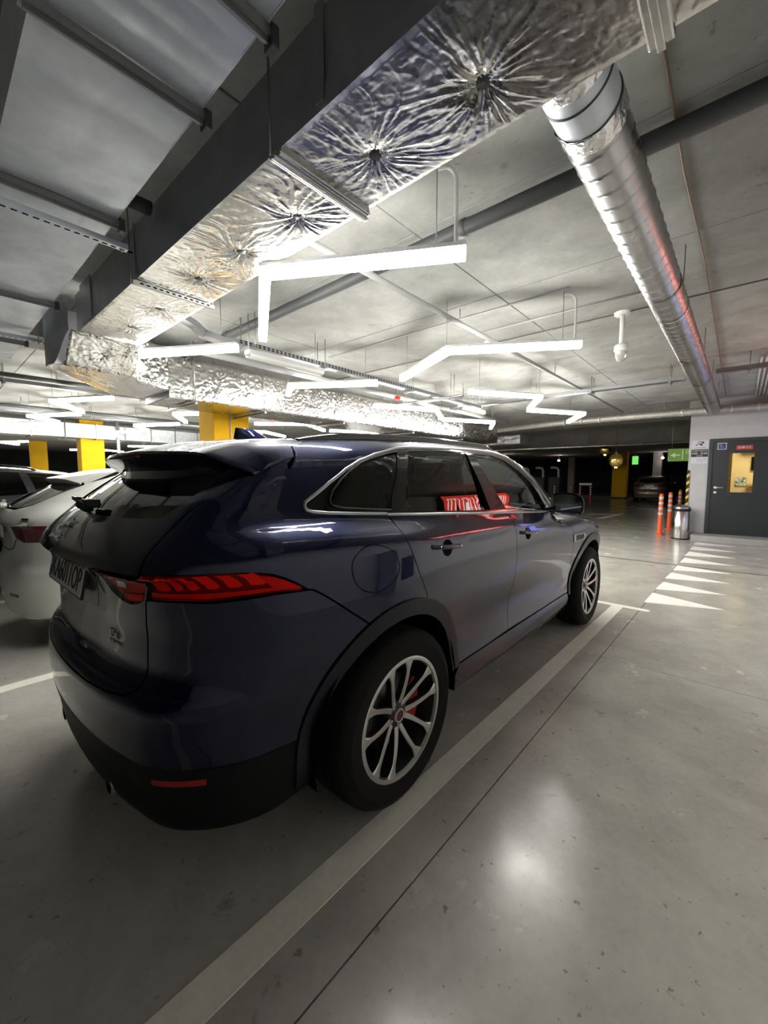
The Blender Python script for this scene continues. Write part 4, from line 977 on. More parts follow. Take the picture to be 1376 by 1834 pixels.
TEETH = [[(1.24,4.07),(1.25,4.59),(1.95,4.31)],[(1.25,4.81),(1.27,5.32),(1.95,5.05)],[(1.26,5.56),(1.28,6.06),(1.97,5.79)],[(1.28,6.27),(1.29,6.735),(1.98,6.52)],[(1.29,7.04),(1.31,7.61),(1.99,7.29)],[(1.29,7.84),(1.31,8.43),(2.0,8.11)],[(1.30,8.69),(1.31,9.25),(2.0,8.91)],[(1.30,9.47),(1.31,9.95),(1.98,9.71)]]
ORD = ['first','second','third','fourth','fifth','sixth','seventh','eighth']
for i, t in enumerate(TEETH):
    marking('marking_triangle', t, f'white painted floor triangle, {ORD[i]} of eight counted from the bay line to the step', m=M_WHITEPAINT, group='white triangles on the floor')
marking('floor_arrow', [(-2.35,15.75),(-1.55,16.75),(-1.55,16.95),(-2.55,15.75)], 'faded white arrow stroke on the dark driveway', m=M_LINE) if False else None
def chevron(x, y, s):
    return [(x,y),(x-.62*s,y-1.15*s),(x-.40*s,y-1.15*s),(x+.24*s,y),(x-.40*s,y+.9*s),(x-.62*s,y+.9*s)]
marking('floor_arrow', [(-1.80,14.4),(-1.55,14.4),(-1.35,16.95),(-2.40,16.1),(-2.40,15.75),(-1.62,16.35)], 'white chevron arrow painted on the driveway past the car', m=M_LINE)
for k, (x, y) in enumerate(((-2.6,21.5),(-1.6,20.6),(.1,20.4))):
    marking('lane_dash', [(x,y),(x+.75,y-.1),(x+.75,y+.12),(x,y+.22)], ['short white lane dash nearest the chevron arrow','short white lane dash in the middle of the driveway','short white lane dash beside the orange bollards'][k], m=M_LINE, group='lane dashes on the driveway')

# drain channel
def drain():
    t = thing('drain_channel', 'narrow black slotted drain channel across the driveway', 'drain', (0,6.77,0))
    MB().box(-4.5,4.5,-.020,.020,-.05,-.006).build('channel', mat('drain_iron', (.02,.02,.02), .6, metal=.5), t)
    gm = None; A = .0
    for i in range(150):
        if gm is None: gm = MB().box(0,.014,-.018,.018,-.006,.001).mesh('grate_bar'); gm.materials.append(mat('grate_iron', (.10,.10,.095), .5, metal=.6))
        o = bpy.data.objects.new('grate_bar', gm); COL.objects.link(o); o.parent = t; o.location = (-1.0+.030*i, 0, 0)
    t.rotation_euler = (0,0,math.radians(-.9)); t.location = (0,6.79,0)
drain()

# yellow columns
for i, (x, y, w, dd, lab) in enumerate(((-4.66,1.72,.50,.60,'yellow square column standing between the silver hatchback and the grey estate'),(-13.3,1.9,.50,.60,'bright yellow square column under the long galvanised duct'),(-23.5,2.2,.5,.6,'dim yellow square column far behind the parked estate'),(-4.65,29.7,.85,.6,'dark yellow column in the far dark bays'),(-26.5,.2,.5,.5,'faint yellow column at the end of the row'))):
    c = thing('column', lab, 'column', (x,y,0))
    sh = MB(); sh.cbox(0,w,0,dd,0,3.128,.012); sh.build('shaft', M_YELLOW if i != 4 else M_YELLOW, c)
    if i == 0:
        cp = MB(); cp.tube([(w+.012,.27,.0),(w+.012,.27,3.1)],.011,8); cp.build('conduit', mat('conduit_grey', (.55,.52,.46), .5), c)
    kb = MB(); kb.box(-.004,w+.004,-.004,dd+.004,0,.12); kb.build('plinth', mat('plinth_black', (.03,.03,.03), .6), c)
for i, (x, y, w, dd) in enumerate(((-9.2,35.2,.5,.5),(-2.6,31.5,.5,.5),(-7.25,7.5,.5,1.0))):
    c = tag(MB().cbox(x,x+w,y,y+dd,0,3.128,.015).build('concrete_column', M_BEAM if i < 2 else M_WALL), ['pale concrete column by the striped posts in the dark bays','brown concrete column beside the far beige car','pale grey concrete column behind the foil duct'][i], 'column')
# ------------------------------------------------------------------ foil wrapped ducts
def vnoise(x, y, seed=0):
    """smooth value noise on arrays"""
    r = np.random.default_rng(seed).random((64,64)); xi = np.floor(x).astype(int); yi = np.floor(y).astype(int); fx = x-xi; fy = y-yi
    fx = fx*fx*(3-2*fx); fy = fy*fy*(3-2*fy); g = lambda a, b: r[a%64, b%64]
    return (g(xi,yi)*(1-fx)+g(xi+1,yi)*fx)*(1-fy)+(g(xi,yi+1)*(1-fx)+g(xi+1,yi+1)*fx)*fy
def foil_height(a, b, pins, amp=.006, crumple=.0015, R=.15, seed=0):
    """creased aluminium film: folds running out from every pin, small crumples between"""
    wob = vnoise(a*5, b*5, seed+3)*.5
    h = crumple*(np.abs(vnoise(a*22+wob, b*22, seed)-.5)*2+np.abs(vnoise(a*51, b*51+wob, seed+1)-.5)+.6*np.abs(vnoise(a*95, b*95, seed+2)-.5))
    for k, (pa, pb) in enumerate(pins):
        dx = a-pa; dy = b-pb; r = np.hypot(dx, dy); m = r < R*4.5
        th = np.arctan2(dy, dx)[m]; rr = r[m]
        tw = th+rr*2.2*(vnoise(th*2+20, rr*5, seed+4)-.5); n1 = vnoise(tw*27/math.pi+50+k*9, rr*4+k, seed+11)
        n2 = vnoise(tw*52/math.pi+80+k*5, rr*7+k, seed+12)
        fold = (1-np.abs(n1*2-1))**3*1.0+(1-np.abs(n2*2-1))**3*.55
        h[m] += amp*fold*np.exp(-rr/R)*np.minimum(1, rr/.03)
        h[m] -= .016*np.exp(-(rr/.055)**2)
    return h
M_FOIL = mat('aluminium_foil', (.60,.595,.58), .24, metal=1.0, noise=(6,5), noise_col=(.48,.465,.44), rough_var=(.16,.30), bump=(70,.16,.003))
M_FOILDULL = mat('dull_foil', (.50,.50,.53), .40, metal=.8, noise=(3,6), noise_col=(.36,.36,.385), bump=(30,.3,.006))
M_GALV = mat('galvanised_sheet', (.72,.76,.83), .42, metal=.35, noise=(7,4), noise_col=(.60,.64,.71), rough_var=(.28,.48), bump=(3,.25,.02))
M_STEEL = mat('steel_hanger', (.30,.30,.30), .45, metal=.9)
M_WASHER = mat('washer_grey', (.10,.105,.11), .5, metal=.6)
M_TAPE = mat('foil_tape', (.72,.72,.72), .2, metal=1.0, bump=(50,.8,.006))
def foil_face(name, a0, a1, b0, b1, place, m, parent, pins=(), da=.008, **kw):
    """rectangular foil sheet in (a,b); place(a,b,h) gives the point"""
    na = max(2, int((a1-a0)/da)); nb = max(2, int((b1-b0)/da)); a = np.linspace(a0,a1,na); b = np.linspace(b0,b1,nb); Aa, Bb = np.meshgrid(a, b, indexing='ij')
    h = foil_height(Aa.ravel(), Bb.ravel(), pins, **kw).reshape(Aa.shape)
    ed = np.minimum(np.minimum(Bb-b0, b1-Bb)/.02, 1); h = h*ed
    V = place(Aa, Bb, h).reshape(-1,3); i = np.arange(na-1)[:,None]*nb+np.arange(nb-1)[None]; i = i.ravel()
    F = np.stack([i, i+nb, i+nb+1, i+1], 1)
    me = bpy.data.meshes.new(name); me.from_pydata(V.tolist(), [], F.tolist()); me.polygons.foreach_set('use_smooth', [True]*len(F)); me.update()
    return link(name, me, m, parent)
def perforated(name, x0, x1, y0, y1, z0, z1, m, parent, along='x', pitch=.035):
    """channel strip with punched slots shown as dark inlays"""
    o = MB().box(x0,x1,y0,y1,z0,z1).build(name, m, parent); return o

def main_duct():
    t = thing('foil_duct', 'large rectangular duct wrapped in creased silver foil under the ceiling', 'duct', (0,0,0))
    y0, y1, z0, z1, x0, x1 = -.32, .17, 2.70, 3.02, -2.5, 3.4
    pins = [(1.30,-.03),(.83,-.04),(.28,-.01),(-.22,-.03),(-.72,-.05),(-1.42,-.04),(-2.0,-.05),(2.05,-.03),(1.9,-.2)]
    pins = [(x, y) for x, y in pins[:8]]
    foil_face('bottom_wrap', x0, 2.6, y0, y1, lambda a, b, h: np.stack([a,b,z0-h*1.0],-1), M_FOIL, t, pins, da=.0052, amp=.0085, crumple=.0016, R=.17)
    foil_face('side_wrap', x0, 2.6, z0, z1, lambda a, b, h: np.stack([a,y0-h,b],-1), M_FOILDULL, t, [(.83,2.86)], da=.014, amp=.006, crumple=.0012, R=.12, seed=5)
    foil_face('side_wrap', x0, 2.6, z0, z1, lambda a, b, h: np.stack([a,y1+h,b],-1), M_FOILDULL, t, [], da=.02, amp=.006, crumple=.003, seed=6)
    MB().box(x0,x1,y0+.004,y1-.004,z0+.02,z1).build('duct_core', M_FOILDULL, t)
    MB().box(2.6,x1,y0,y1,z0,z0+.02).build('bottom_wrap', M_FOILDULL, t)
    for x, y in pins:
        w = MB(); w.lathe([(.001,-.004),(.024,-.003),(.028,.004),(.006,.01),(.006,.03)],20,'z',(x,y,z0+.010)); w.build('pin_washer', M_WASHER, t)
    # flange joints and carrying rails
    for k, x in enumerate((.56,1.76,-1.02)):
        if k == 2:
            MB().box(x-.012,x+.012,y0-.02,y1+.03,z0-.03,z0-.008).build('carrying_rail', M_STEEL, t)
            for j in range(12): MB().box(x-.013,x+.013,y0+.02+j*.04,y0+.042+j*.04,z0-.024,z0-.014).build('rail_slot', M_DARKINNER, t)
        else:
            f = MB(); f.cbox(x-.035,x+.035,y0-.012,y1+.012,z0-.026,z0+.005,.008); f.cbox(x-.012,x+.012,y0-.02,y1+.02,z0-.034,z0-.02,.004); f.build('joint_wrap', M_FOIL, t)
        for y in (y0-.03, y1+.02): MB().tube([(x,y,z0-.03),(x,y,CZ)],.005,6).build('hanger_rod', M_STEEL, t)
    # perforated strap at the open side
    MB().box(1.745,1.785,y1+.012,y1+.016,z0-.02,CZ).build('hanger_strap', M_STEEL, t)
    for j in range(9):
        h = MB(); h.lathe([(.001,0),(.012,0)],12,'y',(1.765,y1+.0172,z0+.03+j*.04)); h.build('strap_hole', M_DARKINNER, t)
    # patched seam on the dark side
    for x, w in ((.83,.04),(-1.0,.01),(-2.15,.30)):
        MB().cbox(x-w/2,x+w/2,y0-.012,y0+.0,z0+.02,z1+.02,.004).build('tape_patch', M_FOILDULL, t)
    # dropped end towards the next duct
    poly = [(-2.80,-.44),(-2.92,-.46),(-3.05,-.42),(-3.25,-.20),(-4.05,.55),(-4.05,.73),(-3.30,.73),(-3.12,.35),(-2.80,.20)]
    n = len(poly); e = MB()
    e.prism(poly, 2.47, 2.97); e.build('end_box', M_FOILDULL, t)
    foil_face('end_bottom', 0, 1, 0, 1, lambda a, b, h: np.stack([-2.80-1.20*a, (-.44+.80*np.maximum(a-.2,0)*1.2)*(1-b)+(.19+.45*np.maximum(a-.25,0)*1.35)*b, 2.468-h],-1), M_FOIL, t, [(.25,.4),(.5,.5),(.75,.45)], da=.011, amp=.008, crumple=.002, seed=9)
    foil_face('slope_wrap', 0, .42, y0-.06, y1+.02, lambda a, b, h: np.stack([-2.42-a*.91, b, 2.70-.232*sstep(0,.42,a)-h],-1), M_FOIL, t, [(.2,-.1),(.12,.08),(.3,.05)], da=.007, amp=.014, crumple=.007, seed=41)
    foil_face('slope_side', -2.82, -2.42, 2.47, 3.0, lambda a, b, h: np.stack([a, y1+.02+h*1.5, np.maximum(b, 2.70-.232*sstep(-2.42,-2.82,a))],-1), M_FOIL, t, [], da=.012, crumple=.006, seed=43)
    PX = np.array([-2.80,-3.12,-3.30]); PY = np.array([.205,.355,.735]); PT = np.array([0,.353,.773])
    foil_face('end_side', 0, .773, 2.47, 2.97, lambda a, b, h: np.stack([np.interp(a,PT,PX)+h*1.4+.004, np.interp(a,PT,PY)+h*.8, b],-1), M_FOIL, t, [(.3,2.7)], da=.011, amp=.012, crumple=.008, seed=47)
    foil_face('end_front', -3.03, -2.45, 2.47, 2.97, lambda a, b, h: np.stack([a, -.38-.08*np.clip((-2.42-a)/.5,0,1)-.004-h, np.maximum(b, 2.70-.232*sstep(-2.42,-2.82,a))],-1), M_FOILDULL, t, [], da=.012, crumple=.004, seed=10)
main_duct()

def second_duct():
    t = thing('foil_duct', 'shiny foil-wrapped duct running past the yellow column towards the far end', 'duct')
    x1, x0, z0, z1, y0, y1 = -3.30, -4.10, 2.40, 2.90, .75, 9.6
    pins = [(p, 2.62) for p in (1.33,1.77,2.35,2.9,3.44,4.2,4.75,5.27,6.05,6.95,7.6,8.3,9.0)]
    foil_face('side_wrap', y0, y1, z0, z1, lambda a, b, h: np.stack([x1+h*1.2,a,b],-1), M_FOIL, t, pins, da=.011, amp=.014, crumple=.005, R=.14, seed=20)
    foil_face('bottom_wrap', y0, y1, 0, .8, lambda a, b, h: np.stack([x1-b,a,z0-h],-1), M_FOIL, t, [], da=.02, amp=.01, crumple=.004, seed=22)
    MB().box(x0,x1-.004,y0,y1,z0+.004,z1).build('duct_core', M_FOILDULL, t)
    for p in pins:
        w = MB(); w.lathe([(.001,.004),(.022,.003),(.026,-.004)],14,'x',(x1-.008,p[0],p[1])); w.build('pin_washer', M_WASHER, t)
    for y in (1.05,2.05,3.6,5.6,7.6):
        for xx in (x0-.02,x1+.03): MB().tube([(xx,y,z0-.03),(xx,y,CZ)],.006,6).build('hanger_rod', M_STEEL, t)
        MB().box(x0-.05,x1+.06,y-.015,y+.015,z0-.05,z0-.025).build('carrying_rail', M_STEEL, t)
second_duct()

def galvanised_duct():
    t = thing('galvanised_duct', 'bare galvanised sheet duct with flange bars above the foil duct', 'duct')
    y0, y1, z0, z1 = -1.03, -.54, 2.80, 3.08
    cuts = [-4.5,-3.55,-2.17,-.60,.39,.83,2.2]
    for a, b in zip(cuts[:-1], cuts[1:]):
        # sheets with shallow cross folds
        mb = MB(); n = 26; m_ = 6
        def fn(i, j, a=a, b=b): 
            x = a+.004+(b-a-.008)*i; u = abs(i*2-1); v = abs(j*2-1)
            return (x, y0+(y1-y0)*j, z0+.012*min(u,1)*(1-.5*v)-.0045*abs(math.sin(i*math.pi*4))*(1-v*.3))
        mb.grid(fn, n*2, m_); mb.build('sheet', M_GALV, t)
        s = MB(); s.box(a+.004,b-.004,y0,y0+.003,z0,z1); s.build('side_sheet', M_GALV, t); s = MB(); s.box(a+.004,b-.004,y1-.003,y1,z0,z1); s.build('side_sheet', M_GALV, t)
    for k, x in enumerate(cuts[1:-1]):
        f = MB(); f.box(x-.018,x+.018,y0-.03,y1+.03,z0-.032,z0-.002); f.build('flange_bar', M_STEEL, t)
        f = MB(); f.box(x-.005,x+.005,y0-.02,y1+.02,z0-.045,z0-.03); f.build('flange_clip', M_STEEL, t)
        b = MB(); b.cbox(x-.024,x+.024,y1+.008,y1+.036,z0-.055,z0+.01,.004); b.build('corner_bolt', M_WASHER, t)
    for x in (-.74,-3.2,1.5):
        ch = MB(); ch.box(x-.02,x+.02,y0-.12,y1+.09,z0-.075,z0-.045); ch.build('carrying_channel', M_GALV, t)
        for j in range(17): MB().box(x-.006,x+.006,y0-.09+j*.042,y0-.066+j*.042,z0-.0765,z0-.070).build('channel_slot', M_DARKINNER, t)
        for y in (y0-.09,y1+.06): MB().tube([(x,y,z0-.09),(x,y,CZ)],.005,6).build('hanger_rod', M_STEEL, t)
galvanised_duct()

def spiral_duct():
    t = thing('spiral_duct', 'round spiral-seamed metal duct running towards the office wall', 'duct')
    xc, zc, r, y0, y1 = 1.465, 2.88, .122, .19, 9.88
    n = 40; segs = [(y0,.26,.004),(.26,.50,.0),(.50,.62,.0)]
    c = MB(); c.tube([(xc,y0,zc),(xc,.24,zc)], r+.003, n, cap=False); c.tube([(xc,.24,zc),(xc,.24,zc)], r, n, cap=False) if False else None; c.build('collar', M_GALV, t)
    # two elbow gores near the branch
    for a, b in ((.24,.36),(.36,.50)):
        MB().tube([(xc,a,zc),(xc,b,zc)], r, n, cap=False).build('gore', M_GALV, t)
        MB().tube([(xc,b-.006,zc),(xc,b,zc),(xc,b+.006,zc)], [r,r+.006,r], n, cap=False).build('seam_ring', M_WASHER, t)
    for a, b in ((.245,.30),(.50,.60)):
        tp = MB(); tp.grid(lambda i, j, a=a, b=b: (xc+(r+.004+.003*math.sin(i*97+j*5)*math.sin(i*41))*math.cos(i*2*math.pi), a+(b-a)*j+.012*math.sin(i*6.28+1), zc+(r+.004+.003*math.sin(i*97+j*5)*math.sin(i*41))*math.sin(i*2*math.pi)), 90, 6, closed_u=True); tp.build('tape_wrap', M_TAPE, t)
    # tube with helical lock seam: radius bumps along a helix
    pitch = .135; ny = 1180; vs = []; fs = []
    ys = np.linspace(.55, y1, ny); th = np.arange(n)*2*math.pi/n
    Y, T = np.meshgrid(ys, th, indexing='ij'); ph = ((Y/pitch+T/(2*math.pi))%1.0); rr = r+.0055*np.exp(-((ph-.5)/.03)**2)-.0015*np.exp(-((ph-.58)/.03)**2)
    V = np.stack([xc+rr*np.cos(T), Y, zc+rr*np.sin(T)],-1).reshape(-1,3)
    i = np.arange(ny-1)[:,None]*n; j = np.arange(n)[None]; F = np.stack([(i+j).ravel(), (i+(j+1)%n).ravel(), (i+n+(j+1)%n).ravel(), (i+n+j).ravel()],1)
    me = bpy.data.meshes.new('spiral_tube'); me.from_pydata(V.tolist(), [], F.tolist()); me.polygons.foreach_set('use_smooth',[True]*len(F)); me.update(); link('spiral_tube', me, mat('spiral_zinc', (.46,.465,.47), .30, metal=1.0, noise=(4,4), noise_col=(.39,.39,.395), rough_var=(.24,.38)), t)
    for y in (3.05,6.3): MB().tube([(xc,y-.02,zc),(xc,y,zc),(xc,y+.02,zc)], [r+.004,r+.007,r+.004], n, cap=False).build('joint_band', M_TAPE, t)
    for y in (2.5,4.7,6.4,8.2):
        for sx in (-1,1): MB().tube([(xc+sx*(r+.012),y,zc-.02),(xc+sx*(r+.012),y,CZ)],.004,6).build('hanger_rod', M_STEEL, t)
        MB().tube([(xc,y-.012,zc),(xc,y+.012,zc)], r+.008, n, cap=False).build('clamp_band', M_STEEL, t)
spiral_duct()

# ------------------------------------------------------------------ pipes, conduits, trays
def pipe(name, pts, r, m, label, cat='pipe', couplings=(), clips=(), group=None, n=14):
    t = thing(name, label, cat, (0,0,0), 0, group); mb = MB(); mb.tube(pts, r, n); mb.build('tube', m, t)
    for c, axis in couplings:
        d = Vector((.03,0,0)) if axis == 'x' else Vector((0,.03,0)); MB().tube([Vector(c)-d, Vector(c)+d], r*1.12, n).build('coupling', m, t)
    for c in clips:
        MB().tube([(c[0],c[1],c[2]),(c[0],c[1],CZ-.004)], .005, 6).build('clip_rod', M_STEEL, t)
    return t
M_PIPEDARK = mat('dark_pipe', (.075,.077,.08), .5)
M_PIPEGREY = mat('grey_pipe', (.30,.30,.295), .5)
M_CONDUIT = mat('grey_conduit', (.33,.33,.32), .5)
M_CABLE = mat('white_cable', (.62,.62,.60), .5)
pipe('drain_pipe', [(3.44,1.16,3.068),(-9,1.16,3.068)], .048, M_PIPEDARK, 'dark grey drain pipe crossing the ceiling behind the round duct', couplings=[((.52,1.16,3.07),'x'),((2.6,1.16,3.07),'x'),((-2.6,1.16,3.07),'x')], clips=[])
pipe('sprinkler_pipe', [(-.24,.45,2.985),(-.24,9.9,2.985)], .024, M_PIPEGREY, 'thin grey sprinkler pipe running towards the office', couplings=[((-.24,3.3,2.985),'y'),((-.24,6.6,2.985),'y')], clips=[(-.24,2.4,2.985),(-.24,5.2,2.985),(-.24,8.0,2.985)])
pipe('side_pipe', [(-2.95,.9,2.93),(-2.95,9.5,2.93)], .045, M_PIPEGREY, 'grey pipe alongside the concrete beam above the foil duct', clips=[(-2.95,2.0,2.93),(-2.95,5.0,2.93)])
pipe('stub_pipe', [(-.62,-.36,2.95),(-.62,-.47,2.95)], .038, M_PIPEDARK, 'short dark pipe stub beside the foil duct', clips=[(-.62,-.44,2.95)])
pipe('far_pipe', [(-6.2,-3,2.93),(-6.2,4.0,2.93)], .035, M_PIPEDARK, 'dark pipe above the grey estate', clips=[(-6.2,.2,2.93),(-6.2,-1,2.93)])
pipe('far_pipe', [(-9.6,-3,2.93),(-9.6,4.0,2.93)], .035, M_PIPEDARK, 'dark pipe in front of the far galvanised duct', clips=[(-9.6,.2,2.93)])
for k, (y, xa, xb, lab) in enumerate(((2.62,-2.5,.76,'thin grey conduit along the ceiling feeding the light over the car door'),(3.57,-3.6,3.44,'thin dark wire stretched along the ceiling past the camera dome'),(1.22,.35,.72,'short grey conduit along the ceiling beside the drain pipe'),(3.15,-.5,1.3,'thin grey conduit along the ceiling before the camera dome'))):
    pipe('ceiling_conduit', [(xa,y,CZ-.012),(xb,y,CZ-.012)], .009 if k != 1 else .006, M_CONDUIT if k != 1 else M_PIPEDARK, lab, 'conduit', n=8, clips=[((xa+xb)/2,y,CZ-.012)])
pipe('wall_wire', [(1.68,.55,CZ-.008),(1.67,1.6,CZ-.01),(1.69,2.8,CZ-.008),(1.66,9.9,CZ-.01)], .007, mat('rusty_wire', (.22,.15,.11), .6), 'brown wire along the ceiling beside the round duct', 'wire', n=6, clips=[(1.68,1.2,CZ-.01),(1.67,4.2,CZ-.01)])

def insulated_pipe():
    t = thing('insulated_pipe', 'white insulated pipe with wrapped joints hanging before the office wall', 'pipe')
    pts = [(-5.2,11.2,2.885),(-3.2,10.40,2.88),(-1.8,10.05,2.875),(0,9.97,2.87),(2.3,10.0,2.865),(3.44,10.0,2.86)]
    m = mat('pipe_wrap', (.55,.54,.50), .42, metal=.55, noise=(14,6), noise_col=(.40,.39,.36), bump=(45,.8,.01))
    L = []
    for a, b in zip(pts[:-1], pts[1:]):
        for k in range(8): L.append(Vector(a).lerp(Vector(b), k/8))
    L.append(Vector(pts[-1])); mb = MB(); mb.tube(L, .078, 20); mb.build('wrap', m, t)
    for i, x in enumerate(np.arange(-1.6,3.4,.42)):
        c = Vector((x,9.985,2.868)); MB().tube([c-Vector((.022,0,0)),c-Vector((.02,0,0)),c+Vector((.02,0,0)),c+Vector((.022,0,0))],[.078,.083,.083,.078],20).build('joint_tape', mat('pipe_tape', (.62,.62,.58), .35, metal=.5, bump=(60,.6,.006)), t)
    for x in (-1.2,.6,2.5): MB().tube([(x,9.985,2.93),(x,9.985,CZ)],.006,6).build('hanger_rod', M_STEEL, t)
insulated_pipe()
pipe('foil_pipe', [(-9.5,13.55,2.50),(1.0,13.55,2.46)], .035, M_FOIL, 'thin foil-wrapped pipe below the beam across the driveway', clips=[(-2,13.55,2.48),(-5,13.55,2.48)])
def far_box_duct():
    t = thing('crumpled_duct', 'short crumpled foil duct end below the white insulated pipe', 'duct')
    foil_face('side_wrap', -6.3, -3.6, 2.55, 2.85, lambda a, b, h: np.stack([a,11.9-h*2,b],-1), M_FOILDULL, t, [(-6,2.7),(-5.4,2.7),(-4.8,2.7),(-4.2,2.7)], da=.03, amp=.02, crumple=.012, seed=30)
    MB().box(-6.3,-3.6,11.9,12.5,2.56,2.85).build('duct_core', M_FOILDULL, t)
    MB().tube([(-5,12.2,2.85),(-5,12.2,CZ)],.01,6).build('hanger_rod', M_STEEL, t)
far_box_duct()

M_TRAY = mat('tray_steel', (.26,.265,.275), .42, metal=.85)
def cable_tray(label, a, b, axis, w=.11, h=.055, hangers=(), pitch=.055, slots=True):
    """ladder-punched tray; a, b ends of its centre line at the tray bottom"""
    t = thing('cable_tray', label, 'cable tray'); L = (b[1]-a[1]) if axis == 'y' else (b[0]-a[0])
    def bx(l0, l1, w0, w1, z0, z1):
        if axis == 'y': return MB().box(a[0]+w0,a[0]+w1,a[1]+l0,a[1]+l1,a[2]+z0,a[2]+z1)
        return MB().box(a[0]+l0,a[0]+l1,a[1]+w0,a[1]+w1,a[2]+z0,a[2]+z1)
    bx(0,L,-w/2,w/2,0,.003).build('tray_bottom', M_TRAY, t); bx(0,L,-w/2,-w/2+.003,0,h).build('tray_side', M_TRAY, t); bx(0,L,w/2-.003,w/2,0,h).build('tray_side', M_TRAY, t)
    if slots:
        n = min(int(L/pitch), 110)
        mb = bx(0,.030,w/2-.001,w/2+.0012,h*.28,h*.50).mesh('slot'); mb.materials.append(M_DARKINNER); mb2 = bx(.0,.030,w/2-.001,w/2+.0012,h*.62,h*.84).mesh('slot'); mb2.materials.append(M_DARKINNER)
        for i in range(n):
            for me in (mb, mb2):
                o = bpy.data.objects.new('slot', me); COL.objects.link(o); o.parent = t; o.location = (0,i*pitch+.01,0) if axis == 'y' else (i*pitch+.01,0,0)
    for c in (hangers or ()):
        for s_ in (-1,1):
            p = (a[0]+s_*(w/2+.02), c) if axis == 'y' else (c, a[1]+s_*(w/2+.02))
            MB().tube([(p[0],p[1],a[2]-.05),(p[0],p[1],CZ)],.005,6).build('hanger_rod', M_STEEL, t)
        if axis == 'y': MB().box(a[0]-w/2-.05,a[0]+w/2+.05,c-.012,c+.012,a[2]-.03,a[2]-.001).build('tray_bracket', M_TRAY, t)
        else: MB().box(c-.012,c+.012,a[1]-w/2-.05,a[1]+w/2+.05,a[2]-.03,a[2]-.001).build('tray_bracket', M_TRAY, t)
    cb = MB()
    for q in range(3):
        pts = [(a[0]+(-.03+.03*q), a[1]+L*i/12, a[2]+.016+.006*math.sin(i*1.7+q)) if axis == 'y' else (a[0]+L*i/12, a[1]+(-.03+.03*q), a[2]+.016+.006*math.sin(i*1.7+q)) for i in range(13)]
        MB().tube(pts, .008, 6).build('cable', M_PIPEDARK if q else M_CABLE, t)
    return t
cable_tray('perforated steel cable tray above the car roof with a tube lamp below', (-2.05,.95,2.80), (-2.05,6.2,2.80), 'y', hangers=(1.05,2.1,3.9,5.7))
cable_tray('perforated steel cable tray crossing before the round duct', (-2.80,6.35,2.88), (1.28,6.35,2.88), 'x', hangers=(-2.2,.0,1.1), pitch=.065)
cable_tray('brown perforated cable tray between the round duct and the wall', (1.64,6.25,2.90), (3.12,6.25,2.90), 'x', hangers=(2.0,3.0))
cable_tray('cable tray over the silver hatchback beyond the foil duct', (-6.45,-2.5,2.86), (-6.45,6,2.86), 'y', hangers=(-.4,1.5), slots=False)
cable_tray('cable tray in front of the far galvanised duct', (-9.9,-2.5,2.86), (-9.9,6,2.86), 'y', hangers=(-.4,1.5), slots=False)
cable_tray('short cable tray crossing below the side pipe', (-2.85,4.62,2.74), (-1.5,4.62,2.74), 'x', w=.06, h=.04, hangers=(-2.7,-1.7), slots=False)
def tray_bend():
    t = thing('cable_tray', 'bent cable tray piece dropping beside the foil duct end', 'cable tray')
    pts = [(-2.05,.20,2.93),(-2.05,.32,2.93),(-2.05,.52,2.86),(-2.05,.60,2.80),(-2.05,.80,2.78),(-2.05,.945,2.80)]
    for p, q in zip(pts[:-1], pts[1:]):
        MB().bar(p, q, .11, .005).build('tray_bottom', M_TRAY, t)
        for s_ in (-.055,.055): MB().bar((p[0]+s_,p[1],p[2]+.027),(q[0]+s_,q[1],q[2]+.027),.003,.055).build('tray_side', M_TRAY, t)
    MB().tube([(-2.05,.2,2.9),(-2.05,.2,CZ)],.005,6).build('hanger_rod', M_STEEL, t)
    MB().cbox(-2.10,-2.04,.30,.34,2.93,2.97,.004).build('junction_box', mat('orange_box', (.75,.16,.04), .5), t)
tray_bend()
def tube_lamp(label, x, y0, y1, z):
    t = thing('tube_lamp', label, 'lamp'); 
    MB().cbox(x-.05,x+.05,y0,y1,z+.03,z+.075,.006).build('housing', mat('lamp_grey', (.42,.42,.41), .5), t)
    mb = MB(); mb.grid(lambda i, j: (x+.055*math.cos(math.pi+math.pi*j), y0+.01+(y1-y0-.02)*i, z+.03+.040*math.sin(math.pi+math.pi*j)), 8, 9); mb.build('cover', mat('lamp_cover', (.60,.59,.57), .35), t)
    for y in (y0+.1,y1-.1): MB().tube([(x,y,z+.07),(x,y,CZ)],.004,6).build('hanger_rod', M_STEEL, t)
tube_lamp('unlit tube lamp hanging under the cable tray above the car', -1.90, .98, 1.98, 2.66)
tube_lamp('unlit tube lamp hanging at the far end of the cable tray', -1.90, 5.2, 6.1, 2.66)

def far_galv():
    t = thing('galvanised_duct', 'long bright galvanised duct in front of the far yellow column', 'duct')
    x, z0, z1 = -12.55, 2.58, 2.98
    for k in range(14):
        y = -3+k*.75
        MB().box(x-.8,x,y+.004,y+.746,z0,z1).build('duct_section', mat('bright_galvanised', (.66,.69,.71), .38, metal=.75, noise=(9,3), noise_col=(.52,.56,.59)), t)
        MB().box(x-.83,x+.03,y-.012,y+.012,z0-.03,z1+.03).build('flange_bar', M_STEEL, t)
    for y in (-1.5,1.5,4.5): MB().tube([(x+.04,y,z0),(x+.04,y,CZ)],.006,6).build('hanger_rod', M_STEEL, t)
far_galv()
